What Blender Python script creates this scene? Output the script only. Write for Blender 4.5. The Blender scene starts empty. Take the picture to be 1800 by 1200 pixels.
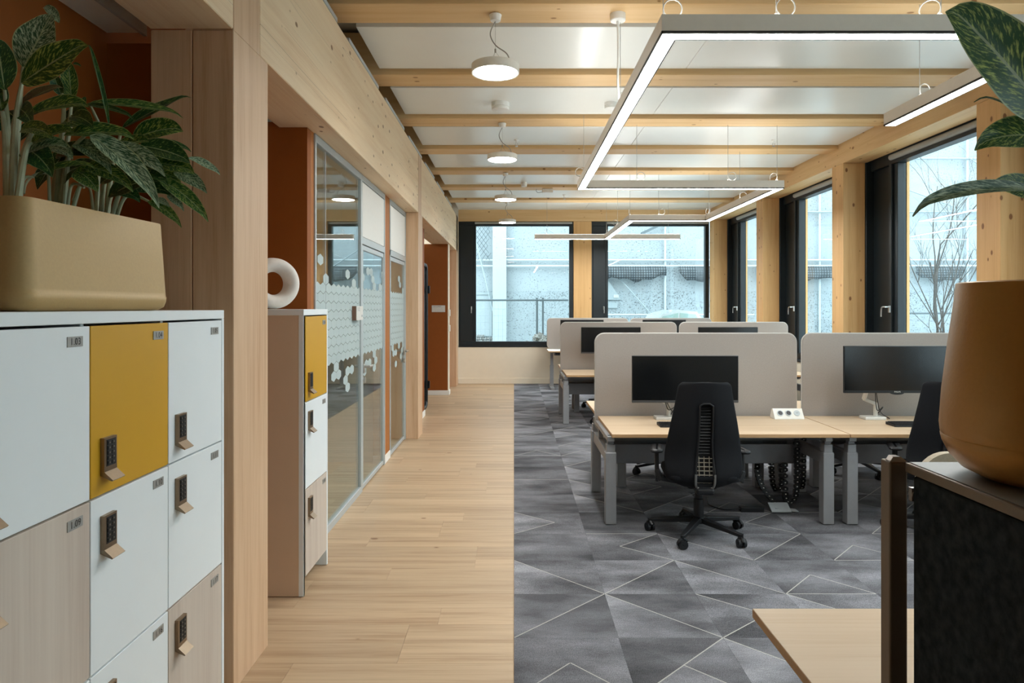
import bpy, bmesh, math, random
from mathutils import Vector, Matrix, noise as mnoise
R = math.radians
PI = math.pi
rnd = random.Random(7)
S = bpy.context.scene
COL = S.collection

# ------------------------------------------------------------------ camera, sky, exposure
CAM_H = 1.58
cd = bpy.data.cameras.new('camera')
cam = bpy.data.objects.new('camera', cd)
COL.objects.link(cam)
cam.location = (0, 0, CAM_H)
cam.rotation_euler = (R(90), 0, 0)
cd.sensor_width = 36
cd.lens = 24
cd.shift_x = -3.5 / 1800
cd.shift_y = -60 / 1800
cd.clip_start = .05
S.camera = cam
w = bpy.data.worlds.new('overcast_sky')
S.world = w
w.use_nodes = True
bg = w.node_tree.nodes['Background']
bg.inputs[0].default_value = (.80, .93, 1.0, 1)
SKY = 4.7
bg.inputs[1].default_value = SKY
S.view_settings.view_transform = 'Standard'
S.view_settings.look = 'None'
S.view_settings.gamma = 1
S.view_settings.use_curve_mapping = False
S.view_settings.exposure = .22
S.cycles.max_bounces = 10
S.cycles.diffuse_bounces = 6
S.cycles.glossy_bounces = 4
S.cycles.transparent_max_bounces = 16
S.cycles.sample_clamp_indirect = 6
STRIP = 52.0
UPLIGHT = 15.0
PENDANT = 34.0


# ------------------------------------------------------------------ colour and materials
def lin(c):
    if isinstance(c, str):
        c = [int(c[i:i + 2], 16) for i in (0, 2, 4)]
    return tuple(((v / 255) / 12.92 if v / 255 <= .04045 else ((v / 255 + .055) / 1.055) ** 2.4) for v in c) + (1,)


class NT:
    def __init__(s, name):
        s.m = bpy.data.materials.new(name)
        s.m.use_nodes = True
        s.t = s.m.node_tree
        s.p = s.t.nodes['Principled BSDF']
        s.o = s.t.nodes['Material Output']

    def n(s, ty, **kw):
        x = s.t.nodes.new(ty)
        for k, v in kw.items():
            if k.startswith('i_'):
                k = k[2:]
                x.inputs[int(k) if k.isdigit() else k].default_value = v
            else:
                setattr(x, k, v)
        return x

    def l(s, a, b):
        s.t.links.new(a, b)

    def math(s, op, a, b=None, c=None):
        x = s.n('ShaderNodeMath', operation=op)
        for i, v in enumerate((a, b, c)):
            if v is None:
                continue
            if isinstance(v, (int, float)):
                x.inputs[i].default_value = v
            else:
                s.l(v, x.inputs[i])
        return x.outputs[0]

    def mix(s, f, a, b, mode='MIX'):
        x = s.n('ShaderNodeMix', data_type='RGBA', blend_type=mode)
        for i, v in ((0, f), (6, a), (7, b)):
            if isinstance(v, (int, float)):
                x.inputs[i].default_value = v
            elif isinstance(v, tuple):
                x.inputs[i].default_value = v
            else:
                s.l(v, x.inputs[i])
        return x.outputs[2]

    def ramp(s, f, stops):
        x = s.n('ShaderNodeValToRGB')
        e = x.color_ramp.elements
        while len(e) < len(stops):
            e.new(.5)
        for el, (p, c) in zip(e, stops):
            el.position = p
            el.color = c if isinstance(c, tuple) else (c, c, c, 1)
        s.l(f, x.inputs[0])
        return x.outputs[0]

    def coords(s, scale=(1, 1, 1), kind='Object', rand=False):
        tc = s.n('ShaderNodeTexCoord')
        v = tc.outputs[kind]
        if rand:
            oi = s.n('ShaderNodeObjectInfo')
            r = s.math('MULTIPLY', oi.outputs['Random'], 97.0)
            ad = s.n('ShaderNodeVectorMath', operation='ADD')
            cx = s.n('ShaderNodeCombineXYZ')
            s.l(r, cx.inputs[0]); s.l(r, cx.inputs[1]); s.l(r, cx.inputs[2])
            s.l(v, ad.inputs[0]); s.l(cx.outputs[0], ad.inputs[1])
            v = ad.outputs[0]
        mp = s.n('ShaderNodeMapping')
        mp.inputs['Scale'].default_value = scale
        s.l(v, mp.inputs[0])
        return mp.outputs[0]

    def noise(s, vec, scale=1, detail=4, rough=.55):
        x = s.n('ShaderNodeTexNoise', i_Scale=scale, i_Detail=detail, i_Roughness=rough)
        s.l(vec, x.inputs['Vector'])
        return x.outputs['Fac']

    def bump(s, h, strength=.1, dist=.01):
        b = s.n('ShaderNodeBump', i_Strength=strength, i_Distance=dist)
        s.l(h, b.inputs['Height'])
        s.l(b.outputs[0], s.p.inputs['Normal'])


def plain(name, col, rough=.5, metal=0, spec=.5, var=.04, nscale=30, bump=0, coat=0):
    t = NT(name)
    c = lin(col)
    f = t.noise(t.coords(), nscale, 3)
    lo = tuple(v * (1 - var) for v in c[:3]) + (1,)
    hi = tuple(min(1, v * (1 + var)) for v in c[:3]) + (1,)
    t.l(t.ramp(f, [(.3, lo), (.7, hi)]), t.p.inputs['Base Color'])
    t.p.inputs['Roughness'].default_value = rough
    t.p.inputs['Metallic'].default_value = metal
    t.p.inputs['Specular IOR Level'].default_value = spec
    t.p.inputs['Coat Weight'].default_value = coat
    if bump:
        t.bump(f, bump, .004)
    return t.m


def wood(name, c1, c2, axis='x', knots=0.0, knotcol='5a3313', rough=.5, fine=1.0, rand=False, lam=0, lam_axis='z', lamvar=.06, cracks=0.0):
    t = NT(name)
    a = 'xyz'.index(axis)

    def sc(along, across):
        v = [across] * 3
        v[a] = along
        return tuple(v)
    f1 = t.noise(t.coords(sc(.7 * fine, 14 * fine), rand=rand), 1, 5, .6)
    f2 = t.noise(t.coords(sc(3 * fine, 120 * fine), rand=rand), 1, 3, .6)
    f = t.math('ADD', t.math('MULTIPLY', f1, .7), t.math('MULTIPLY', f2, .3))
    col = t.ramp(f, [(.32, lin(c2)), (.5, t_mix(c1, c2, .35)), (.68, lin(c1))])
    if lam:
        tc = t.n('ShaderNodeTexCoord')
        sp = t.n('ShaderNodeSeparateXYZ')
        t.l(tc.outputs['Object'], sp.inputs[0])
        q = t.math('FLOOR', t.math('DIVIDE', sp.outputs['xyz'.index(lam_axis)], lam))
        wn = t.n('ShaderNodeTexWhiteNoise', noise_dimensions='1D')
        t.l(q, wn.inputs['W'])
        k = t.math('ADD', t.math('MULTIPLY', wn.outputs[0], 2 * lamvar), 1 - lamvar)
        cc = t.n('ShaderNodeCombineXYZ')
        for i in range(3):
            t.l(k, cc.inputs[i])
        col = t.mix(1.0, col, cc.outputs[0], 'MULTIPLY')
    if rand:
        oi = t.n('ShaderNodeObjectInfo')
        k = t.math('ADD', t.math('MULTIPLY', oi.outputs['Random'], .16), .92)
        cc = t.n('ShaderNodeCombineXYZ')
        for i in range(3):
            t.l(k, cc.inputs[i])
        col = t.mix(1.0, col, cc.outputs[0], 'MULTIPLY')
    if knots:
        v = t.n('ShaderNodeTexVoronoi', feature='F1', i_Scale=1)
        t.l(t.coords(sc(6.0, 10), rand=rand), v.inputs['Vector'])
        sepc = t.n('ShaderNodeSeparateColor')
        t.l(v.outputs['Color'], sepc.inputs[0])
        size = t.math('MULTIPLY', t.math('GREATER_THAN', sepc.outputs[0], 1 - knots), t.math('ADD', .075, t.math('MULTIPLY', sepc.outputs[1], .11)))
        d = t.math('SUBTRACT', size, v.outputs['Distance'])
        k = t.math('MULTIPLY', d, 22)
        k.node.use_clamp = True
        k2 = t.math('MULTIPLY', t.math('ADD', d, .07), 7)
        k2.node.use_clamp = True
        k2 = t.math('MULTIPLY', k2, t.math('GREATER_THAN', sepc.outputs[0], 1 - knots))
        col = t.mix(t.math('MULTIPLY', k2, .35), col, lin(c2))
        col = t.mix(t.math('MULTIPLY', k, .85), col, lin(knotcol))
    if cracks:
        n1 = t.noise(t.coords(sc(.16, 11), rand=rand), 1, 2, .4)
        cr = t.math('LESS_THAN', t.math('ABSOLUTE', t.math('SUBTRACT', n1, .5)), .0022)
        n3 = t.noise(t.coords(sc(.6, 2)), 1, 2)
        cr = t.math('MULTIPLY', cr, t.math('GREATER_THAN', n3, .52))
        col = t.mix(t.math('MULTIPLY', cr, cracks), col, lin('6b4a2b'))
    t.l(col, t.p.inputs['Base Color'])
    t.p.inputs['Roughness'].default_value = rough
    t.p.inputs['Specular IOR Level'].default_value = .3
    t.bump(f, .06, .003)
    return t.m


def t_mix(a, b, f):
    a, b = lin(a), lin(b)
    return tuple(x * (1 - f) + y * f for x, y in zip(a, b))


def emit(name, col, strength):
    t = NT(name)
    t.p.inputs['Base Color'].default_value = (.8, .8, .8, 1)
    t.p.inputs['Emission Color'].default_value = col
    t.p.inputs['Emission Strength'].default_value = strength
    return t.m


def glass(name, tint, ior=1.5, alpha=0.0):
    t = NT(name)
    tr = t.n('ShaderNodeBsdfTransparent', i_0=tint)
    gl = t.n('ShaderNodeBsdfGlossy', i_Roughness=.0)
    fr = t.n('ShaderNodeFresnel')
    ge = t.n('ShaderNodeNewGeometry')
    t.l(t.math('ADD', t.math('MULTIPLY', ge.outputs['Backfacing'], 1 / ior - ior), ior), fr.inputs[0])   # same reflectance from either side
    # smudges too faint to see keep it a procedural surface
    f = t.noise(t.coords(), 3, 2)
    t.l(t.ramp(f, [(0, (.97, .99, 1, 1)), (1, (1, 1, 1, 1))]), gl.inputs[0])
    mx = t.n('ShaderNodeMixShader')
    t.l(fr.outputs[0], mx.inputs[0]); t.l(tr.outputs[0], mx.inputs[1]); t.l(gl.outputs[0], mx.inputs[2])
    t.l(mx.outputs[0], t.o.inputs[0])
    return t.m


def leaf_mat(name, dark, light, amount, mid='b9c79a'):
    t = NT(name)
    uv = t.n('ShaderNodeTexCoord')
    sp = t.n('ShaderNodeSeparateXYZ')
    t.l(uv.outputs['UV'], sp.inputs[0])
    u, v = sp.outputs[0], sp.outputs[1]
    av = t.math('ABSOLUTE', t.math('SUBTRACT', v, .5))
    s = t.math('SUBTRACT', u, t.math('MULTIPLY', av, .55))
    oi = t.n('ShaderNodeObjectInfo')
    c = t.n('ShaderNodeCombineXYZ')
    t.l(t.math('MULTIPLY', s, 34), c.inputs[0])
    t.l(t.math('MULTIPLY', v, 9), c.inputs[1])
    t.l(t.math('MULTIPLY', oi.outputs['Random'], 40), c.inputs[2])
    n1 = t.noise(c.outputs[0], 1, 4, .65)
    f = t.ramp(n1, [(1 - amount - .07, 0.0), (1 - amount + .07, 1.0)])
    col = t.mix(f, lin(dark), lin(light))
    e = t.math('GREATER_THAN', av, .472)
    col = t.mix(t.math('MULTIPLY', e, .75), col, lin('b9c48e'))
    mrib = t.math('LESS_THAN', av, .022)
    col = t.mix(t.math('MULTIPLY', mrib, .7), col, lin(mid))
    t.l(col, t.p.inputs['Base Color'])
    t.p.inputs['Roughness'].default_value = .38
    t.p.inputs['Specular IOR Level'].default_value = .45
    t.bump(n1, .15, .002)
    return t.m


def carpet_mat():
    t = NT('carpet_pile')
    at = t.n('ShaderNodeVertexColor', layer_name='tone')
    v = t.coords((2.0, 4.5, 1), rand=True)
    n1 = t.noise(v, 1, 3, .5)
    n2 = t.noise(t.coords((1, 1, 1), rand=True), 300, 2, .7)
    n3 = t.noise(t.coords((30, 260, 1), rand=True), 1, 2, .6)
    k = t.math('MULTIPLY', t.ramp(n1, [(.33, .55), (.68, 1.55)]), t.ramp(n2, [(.3, .4), (.7, 1.6)]))
    k = t.math('MULTIPLY', k, t.ramp(n3, [(.3, .85), (.7, 1.15)]))
    cc = t.n('ShaderNodeCombineXYZ')
    for i in range(3):
        t.l(k, cc.inputs[i])
    t.l(t.mix(1.0, at.outputs[0], cc.outputs[0], 'MULTIPLY'), t.p.inputs['Base Color'])
    t.p.inputs['Roughness'].default_value = .95
    t.p.inputs['Specular IOR Level'].default_value = .1
    t.bump(n2, .5, .004)
    return t.m


def speckle_mat(name, base, dark, amount, scale=5.0):
    t = NT(name)
    v = t.coords()
    n1 = t.noise(v, scale * 4.5, 6, .8)
    n2 = t.noise(v, .35, 3, .6)
    th = t.math('ADD', t.math('MULTIPLY', n2, .16), n1)
    f = t.ramp(th, [(.71 - amount, 0.0), (.75 - amount, 1.0)])
    soft = t.noise(v, 1.2, 4, .6)
    b = t.mix(t.ramp(soft, [(.35, 0.0), (.7, .6)]), lin(base), t_mix(base, dark, .18))
    t.l(t.mix(f, b, lin(dark)), t.p.inputs['Base Color'])
    t.p.inputs['Roughness'].default_value = .9
    return t.m


def net_mat(name, a, b, sc):
    t = NT(name)
    v = t.coords((sc, sc, sc))
    sp = t.n('ShaderNodeSeparateXYZ')
    t.l(v, sp.inputs[0])
    gx = t.math('GREATER_THAN', t.math('FRACT', sp.outputs[0]), .28)
    gz = t.math('GREATER_THAN', t.math('FRACT', sp.outputs[2]), .28)
    n = t.noise(t.coords(), 3, 3)
    f = t.math('MULTIPLY', t.math('MULTIPLY', gx, gz), t.ramp(n, [(.3, .4), (.7, 1.0)]))
    t.l(t.mix(f, lin(b), lin(a)), t.p.inputs['Base Color'])
    t.p.inputs['Roughness'].default_value = .9
    return t.m


M = {}
M['spruce_y'] = wood('spruce_beam_lengthways', 'efd8b6', 'dfbf99', 'y', .55, '7d5836', .55, lam=.115, lam_axis='z', lamvar=.035, cracks=.8)
M['spruce_x'] = wood('spruce_joist_crossways', 'e0be8c', 'd0a670', 'x', .4, '8a5c30', .5, lam=.1, lam_axis='y', lamvar=.02)
M['spruce_warm_y'] = wood('spruce_header', 'ddb985', 'caa06a', 'y', .6, '8a5c34', .5, lam=.1, lam_axis='x', lamvar=.02)
M['spruce_z'] = wood('spruce_column_knotty', 'deb47c', 'c99a60', 'z', .70, '7a4a26', .5, lam=.13, lam_axis='y', lamvar=.025)
M['oak_z'] = wood('planed_column', 'd8b897', 'be9673', 'z', 0, '6d4120', .5, fine=1.5, lam=.172, lam_axis='x', lamvar=.05)
M['floor_plank'] = wood('oak_vinyl_plank', 'cab090', 'a08264', 'x', .04, '7a5535', .42, fine=1.1, rand=True)
M['floor_wide'] = wood('oak_vinyl_wide', 'cdab84', 'ab855f', 'x', 0, '7a5535', .42, fine=1.1)
M['desk_top'] = wood('pale_oak_laminate', 'd4bda1', 'c7ab8b', 'x', 0, '7a5535', .42, fine=.8)
M['desk_edge'] = wood('laminate_edge', 'c19c72', 'ad875d', 'x', 0, '7a5535', .5)
M['ash_door'] = wood('pale_ash_laminate', 'cfc3b6', 'b9a99c', 'z', 0, '7a5535', .5, fine=.7)
M['carpet'] = carpet_mat()
M['carpet_line'] = plain('carpet_pale_yarn', 'b4b2ab', .95, spec=.05, var=.15, nscale=200)
M['carpet_base'] = plain('carpet_plain', '6a6a6c', .95, spec=.05, var=.3, nscale=90)
M['panel_white'] = plain('lacquered_metal_ceiling', 'e6e5dd', .28, 0, .45, .01, 4)
M['soffit'] = plain('grey_soffit', 'aaa69c', .8)
M['orange'] = plain('burnt_orange_paint', '904e19', .6, spec=.3, var=.03, nscale=14)
M['orange_light'] = plain('orange_trim_edge', 'a8682f', .55, spec=.3)
M['cream'] = plain('cream_wall_paint', 'eadfcb', .7, spec=.25, var=.015, nscale=8)
M['white_paint'] = plain('white_paint', 'e9e8e3', .6, var=.015)
M['room_wall'] = plain('meeting_room_paint', 'c9bfb0', .7)
M['locker_white'] = plain('white_melamine', 'e6ecee', .42, 0, .4, .01, 6)
M['locker_taupe'] = plain('taupe_melamine', 'd3b99e', .5, 0, .4, .02, 6)
M['locker_yellow'] = plain('mustard_melamine', 'cb9a24', .42, 0, .4, .015, 6)
M['bronze'] = plain('bronze_metal', '8f7a63', .35, .8, .5, .05, 60)
M['bronze_lever'] = plain('bronze_lever', '887762', .38, .7, .5, .05, 60)
M['black_plastic'] = plain('black_plastic', '17181a', .45, 0, .4, .08, 60)
M['key_black'] = plain('black_keypad', '121212', .5)
M['key_legend'] = plain('keypad_legend', '6f6a60', .6)
M['plate'] = plain('brushed_number_plate', 'a3a29e', .4, .3, .5, .08, 40)
M['plate_text'] = plain('plate_lettering', '1c1c1c', .6)
M['planter'] = plain('sand_powder_coat', 'b99a66', .5, .1, .5, .03, 120, .05)
M['pot_tan'] = plain('tan_powder_coat', 'b0803f', .36, .3, .5, .03, 160, .06)
M['soil'] = plain('potting_soil', '2c2118', .95, var=.4, nscale=60, bump=.6)
M['leaf_a'] = leaf_mat('variegated_leaf', '1f5420', 'bccf70', .43)
M['leaf_b'] = leaf_mat('dark_variegated_leaf', '1b4a22', '9fbf6a', .38)
M['leaf_c'] = leaf_mat('silvery_variegated_leaf', '2c5638', 'c6d8b6', .47)
M['leaf_brown'] = leaf_mat('withered_leaf', '5a4526', '8a7040', .4)
M['leaf_stem'] = plain('pale_leaf_stem', 'b3b795', .45, var=.15, nscale=20)
M['ceramic'] = plain('matt_white_ceramic', 'e4ddd4', .75, spec=.25, var=.03, nscale=70)
M['frame_grey'] = plain('light_grey_aluminium', 'b9c0c2', .4, .25, .5, .02)
M['black_frame'] = plain('anthracite_window_frame', '1b2327', .42, .1, .45, .05)
M['handle'] = plain('brushed_steel_handle', 'c9c7c3', .3, .9)
M['glass'] = glass('window_glass', (.95, .985, .98, 1), 1.22)
M['glass_part'] = glass('partition_glass', (.86, .92, .90, 1), 1.75)
M['film'] = plain('frosted_film', 'aebdbd', .55, spec=.5, var=.02)
M['blind'] = plain('grey_roller_blind', 'a9aaa6', .6)
M['strip_body'] = plain('warm_grey_luminaire', 'e4ded4', .42, .15, .45, .02)
M['strip_inner'] = plain('black_gasket', '2a2826', .6)
M['strip_light'] = emit('strip_diffuser', (.97, 1.0, 1.0, 1), STRIP)
M['strip_up'] = emit('strip_uplight', (.97, 1.0, 1.0, 1), UPLIGHT)
M['pendant_body'] = plain('cream_white_luminaire', 'e6e2d8', .45)
M['pendant_light'] = emit('pendant_diffuser', (1.0, .97, .91, 1), PENDANT)
M['white_plastic'] = plain('white_plastic', 'e6e4dd', .4)
M['cable_clear'] = plain('clear_sheathed_cable', '9f9b93', .3)
M['wire'] = plain('steel_wire', '9a958c', .4, .5)
M['screen_fabric'] = plain('grey_felt_screen', 'a39b94', .9, spec=.15, var=.06, nscale=160, bump=.1)
M['screen_edge'] = plain('screen_piping', 'b7b3ad', .6)
M['desk_metal'] = plain('grey_desk_metal', '98999b', .42, .35, .5, .03)
M['desk_dark'] = plain('dark_grey_tray', '828387', .45, .3, .5, .03)
M['display'] = plain('black_display_panel', '0b0d0f', .22, 0, .5, .02)
M['bezel'] = plain('black_bezel', '15171a', .4)
M['bezel_grey'] = plain('grey_lower_bezel', '4a4a4b', .4, .3)
M['white_metal'] = plain('white_monitor_arm', 'd9d6cf', .4, .1)
M['chair_fabric'] = plain('black_chair_fabric', '1a1b1e', .85, spec=.2, var=.1, nscale=220, bump=.15)
M['chair_plastic'] = plain('black_chair_plastic', '141518', .45, spec=.4)
M['chair_metal'] = plain('dark_chair_frame', '2d2e30', .4, .5)
M['chair_trim'] = plain('brushed_chair_trim', '8f8f8d', .35, .8)
M['lumbar'] = plain('greige_lumbar_grid', '8d8577', .6)
M['felt_black'] = plain('charcoal_felt', '2d3337', .98, spec=.05, var=.35, nscale=55, bump=.4)
M['cab_metal'] = plain('bronze_cabinet_metal', '6b5e50', .42, .55, .5, .04)
M['cab_top'] = plain('grey_cabinet_top', '8d8a84', .35, .35, .5, .03)
M['beige_cloth'] = plain('beige_cloth', 'b5aa96', .9, var=.06, nscale=120)
M['bag_cloth'] = M['beige_cloth']
M['concrete'] = speckle_mat('weathered_white_wall', '9fa9ad', '34393c', .055, 5)
M['concrete_dense'] = speckle_mat('weathered_lower_wall', '98a3a7', '34393c', .07, 6)
M['wrap'] = speckle_mat('white_scaffold_sheet', 'a6b0b4', '70777b', .02, 3)
M['net'] = net_mat('torn_dark_net', '6f777b', '2b3135', 14)
M['pole'] = plain('pale_scaffold_pole', 'b4bec1', .5, .2)
M['pole_dark'] = plain('dark_fence_pipe', '5d686c', .5, .3)
M['mesh_wire'] = plain('fence_mesh_wire', '9aa6aa', .5, .3)
M['snow'] = speckle_mat('snowy_ground', 'c0c7ca', '7a7d7d', .05, 2)
M['rubble'] = speckle_mat('rubble_heap', '9a9a96', '3c3c3a', .12, 6)
M['bark'] = plain('grey_bark', '4c4641', .9, var=.3)
M['car_white'] = plain('white_car_paint', 'c9d0d3', .2, 0, .5, .01, coat=.6)
M['car_glass'] = plain('car_window', '9fb9b6', .08, 0, .8, .02)
M['tyre'] = plain('tyre_rubber', '1a1a1a', .8)
M['shutter'] = plain('grey_shutter', '9aa5a9', .8)
M['pod_black'] = plain('booth_black_frame', '14181c', .35, .2)
M['pod_side'] = plain('booth_grey_side', '3a444c', .5)
M['sign_white'] = plain('sign_plate', 'd9d6d0', .5)


# ------------------------------------------------------------------ mesh builder
class MB:
    def __init__(s):
        s.v, s.f, s.m, s.s = [], [], [], []
        s.uv = None

    def add(s, vs, fs, m=0, smooth=False):
        o = len(s.v)
        s.v += [tuple(v) for v in vs]
        for f in fs:
            s.f.append(tuple(i + o for i in f))
            s.m.append(m)
            s.s.append(smooth)

    def box(s, x0, x1, y0, y1, z0, z1, m=0):
        vs = [(x, y, z) for x in (x0, x1) for y in (y0, y1) for z in (z0, z1)]
        s.add(vs, [(0, 1, 3, 2), (4, 6, 7, 5), (0, 4, 5, 1), (2, 3, 7, 6), (0, 2, 6, 4), (1, 5, 7, 3)], m)

    def obox(s, c, half, mat, m=0):
        c = Vector(c)
        vs = [c + mat @ Vector((x * half[0], y * half[1], z * half[2])) for x in (-1, 1) for y in (-1, 1) for z in (-1, 1)]
        s.add(vs, [(0, 1, 3, 2), (4, 6, 7, 5), (0, 4, 5, 1), (2, 3, 7, 6), (0, 2, 6, 4), (1, 5, 7, 3)], m)

    def bar(s, a, b, w, h, m=0, up=(0, 0, 1), w2=None, h2=None):
        a, b = Vector(a), Vector(b)
        t = (b - a).normalized()
        u = Vector(up)
        sd = t.cross(u)
        if sd.length < 1e-5:
            sd = t.cross(Vector((0, 1, 0)))
        sd.normalize()
        u = sd.cross(t)
        w2 = w if w2 is None else w2
        h2 = h if h2 is None else h2
        vs = []
        for p, ww, hh in ((a, w, h), (b, w2, h2)):
            for i, j in ((-1, -1), (1, -1), (1, 1), (-1, 1)):
                vs.append(p + sd * i * ww / 2 + u * j * hh / 2)
        s.add(vs, [(3, 2, 1, 0), (4, 5, 6, 7), (0, 1, 5, 4), (1, 2, 6, 5), (2, 3, 7, 6), (3, 0, 4, 7)], m)

    def tube(s, pts, r, n=8, m=0, closed=False, r1=None):
        pts = [Vector(p) for p in pts]
        k = len(pts)
        ring = []
        prev = None
        for i, p in enumerate(pts):
            if closed:
                t = pts[(i + 1) % k] - pts[i - 1]
            else:
                t = pts[min(i + 1, k - 1)] - pts[max(i - 1, 0)]
            t.normalize()
            if prev is None:
                u = Vector((0, 0, 1)) if abs(t.z) < .9 else Vector((1, 0, 0))
            else:
                u = prev
            sd = t.cross(u).normalized()
            u = sd.cross(t).normalized()
            prev = u
            rr = r if r1 is None else r + (r1 - r) * i / (k - 1)
            ring.append([p + (sd * math.cos(2 * PI * j / n) + u * math.sin(2 * PI * j / n)) * rr for j in range(n)])
        vs = [q for rg in ring for q in rg]
        fs = []
        for i in range(k if closed else k - 1):
            a, b = i * n, ((i + 1) % k) * n
            for j in range(n):
                fs.append((a + j, a + (j + 1) % n, b + (j + 1) % n, b + j))
        s.add(vs, fs, m, True)
        if not closed:
            s.add(ring[0], [tuple(range(n - 1, -1, -1))], m)
            s.add(ring[-1], [tuple(range(n))], m)

    def cyl(s, a, b, r, r1=None, n=16, m=0):
        s.tube([a, b], r, n, m, r1=r1)

    def lathe(s, prof, n=32, c=(0, 0, 0), m=0, sx=1, sy=1, smooth=True):
        c = Vector(c)
        vs = [c + Vector((r * math.cos(2 * PI * j / n) * sx, r * math.sin(2 * PI * j / n) * sy, z)) for r, z in prof for j in range(n)]
        fs = []
        for i in range(len(prof) - 1):
            for j in range(n):
                a, b = i * n, (i + 1) * n
                fs.append((a + j, a + (j + 1) % n, b + (j + 1) % n, b + j))
        s.add(vs, fs, m, smooth)

    def disc(s, c, r, n=24, m=0, down=False):
        vs = [(c[0] + r * math.cos(2 * PI * j / n), c[1] + r * math.sin(2 * PI * j / n), c[2]) for j in range(n)]
        s.add(vs, [tuple(range(n - 1, -1, -1)) if down else tuple(range(n))], m)

    def prism(s, poly, ext, m=0, smooth=False):
        """poly: list of 3-D points in one plane, extruded by ext"""
        n = len(poly)
        e = Vector(ext)
        vs = [Vector(p) for p in poly] + [Vector(p) + e for p in poly]
        s.add(vs, [tuple(range(n - 1, -1, -1)), tuple(range(n, 2 * n))], m)
        s.add(vs, [(i, (i + 1) % n, n + (i + 1) % n, n + i) for i in range(n)], m, smooth)

    def grid(s, fn, nu, nv, m=0, smooth=True):
        vs = [fn(i / nu, j / nv) for i in range(nu + 1) for j in range(nv + 1)]
        fs = [(i * (nv + 1) + j, (i + 1) * (nv + 1) + j, (i + 1) * (nv + 1) + j + 1, i * (nv + 1) + j + 1) for i in range(nu) for j in range(nv)]
        s.add(vs, fs, m, smooth)

    def text(s, txt, origin, xd, yd, size, m=0, depth=.0008, align='LEFT'):
        cu = bpy.data.curves.new('lettering', 'FONT')
        cu.body = txt
        cu.size = size
        cu.align_x = align
        cu.resolution_u = 2
        ob = bpy.data.objects.new('lettering', cu)
        COL.objects.link(ob)
        dg = bpy.context.evaluated_depsgraph_get()
        me = ob.evaluated_get(dg).to_mesh()
        o, xd, yd = Vector(origin), Vector(xd), Vector(yd)
        vs = [o + xd * v.co.x + yd * v.co.y + xd.cross(yd) * depth for v in me.vertices]
        s.add(vs, [tuple(p.vertices) for p in me.polygons], m)
        ob.evaluated_get(dg).to_mesh_clear()
        bpy.data.objects.remove(ob)
        bpy.data.curves.remove(cu)

    def mesh(s, name, mats, sharp=40):
        me = bpy.data.meshes.new(name)
        me.from_pydata(s.v, [], s.f)
        for mt in mats if isinstance(mats, (list, tuple)) else [mats]:
            me.materials.append(mt)
        me.polygons.foreach_set('material_index', s.m)
        me.polygons.foreach_set('use_smooth', s.s)
        if any(s.s):
            me.set_sharp_from_angle(angle=R(sharp))
        me.update()
        return me

    def build(s, name, mats, parent=None, loc=None, bevel=0, seg=2, sharp=40, fix=False):
        me = s.mesh(name, mats, sharp)
        if fix:
            b = bmesh.new(); b.from_mesh(me)
            bmesh.ops.recalc_face_normals(b, faces=b.faces)
            b.to_mesh(me); b.free()
        o = bpy.data.objects.new(name, me)
        COL.objects.link(o)
        if parent:
            o.parent = parent
        if loc:
            o.location = loc
        if bevel:
            md = o.modifiers.new('edge', 'BEVEL')
            md.width = bevel
            md.segments = seg
            md.limit_method = 'ANGLE'
            md.angle_limit = R(40)
        return o


def tag(o, label=None, cat=None, group=None, kind=None):
    if label: o['label'] = label
    if cat: o['category'] = cat
    if group: o['group'] = group
    if kind: o['kind'] = kind
    return o


def struct(o, label, cat):
    return tag(o, label, cat, kind='structure')


def empty(name, loc=(0, 0, 0), rz=0):
    o = bpy.data.objects.new(name, None)
    COL.objects.link(o)
    o.location = loc
    o.rotation_euler = (0, 0, rz)
    o.empty_display_size = .1
    return o


def copy_tree(o, parent=None):
    c = o.copy()
    COL.objects.link(c)
    c.parent = parent
    for ch in list(o.children):
        copy_tree(ch, c)
    return c


def at(px, py, Y):
    """world point seen at a pixel of the photograph, at distance Y from the camera"""
    return Vector(((px - 903.5) * Y / 1200, Y, CAM_H - (py - 540) * Y / 1200))


def bez(p0, p1, p2, t):
    return p0 * (1 - t) ** 2 + p1 * 2 * t * (1 - t) + p2 * t * t


def smoothpath(pts, n=6):
    """Catmull-Rom through pts"""
    pts = [Vector(p) for p in pts]
    q = [pts[0]] + pts + [pts[-1]]
    out = []
    for i in range(1, len(q) - 2):
        a, b, c, d = q[i - 1:i + 3]
        for k in range(n):
            t = k / n
            out.append(.5 * ((2 * b) + (c - a) * t + (2 * a - 5 * b + 4 * c - d) * t * t + (3 * b - a - 3 * c + d) * t ** 3))
    out.append(pts[-1])
    return out


def rrect(w, h, r, n=6, corners=(1, 1, 1, 1)):
    """rounded rectangle centred, 2-D; corners order: br, tr, tl, bl"""
    out = []
    for (cx, cy, a0), on in zip(((w / 2 - r, -h / 2 + r, -90), (w / 2 - r, h / 2 - r, 0), (-w / 2 + r, h / 2 - r, 90), (-w / 2 + r, -h / 2 + r, 180)), corners):
        if on:
            for k in range(n + 1):
                a = R(a0 + 90 * k / n)
                out.append((cx + r * math.cos(a), cy + r * math.sin(a)))
        else:
            out.append((cx + (r if cx > 0 else -r), cy + (r if cy > 0 else -r)))
    return out


# ================================================================== THE ROOM
XL, XC, XR = -1.15, 0.0, 4.05          # timber line left, carpet edge, column line right
YW = 14.13                             # far wall
BAY, Y0 = 2.714, 5.686                 # column grid
ZJ, ZP, ZB0, ZB1 = 3.556, 3.592, 2.72, 3.43
ZH = 3.356                             # header underside
YBACK = -3.2

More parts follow.
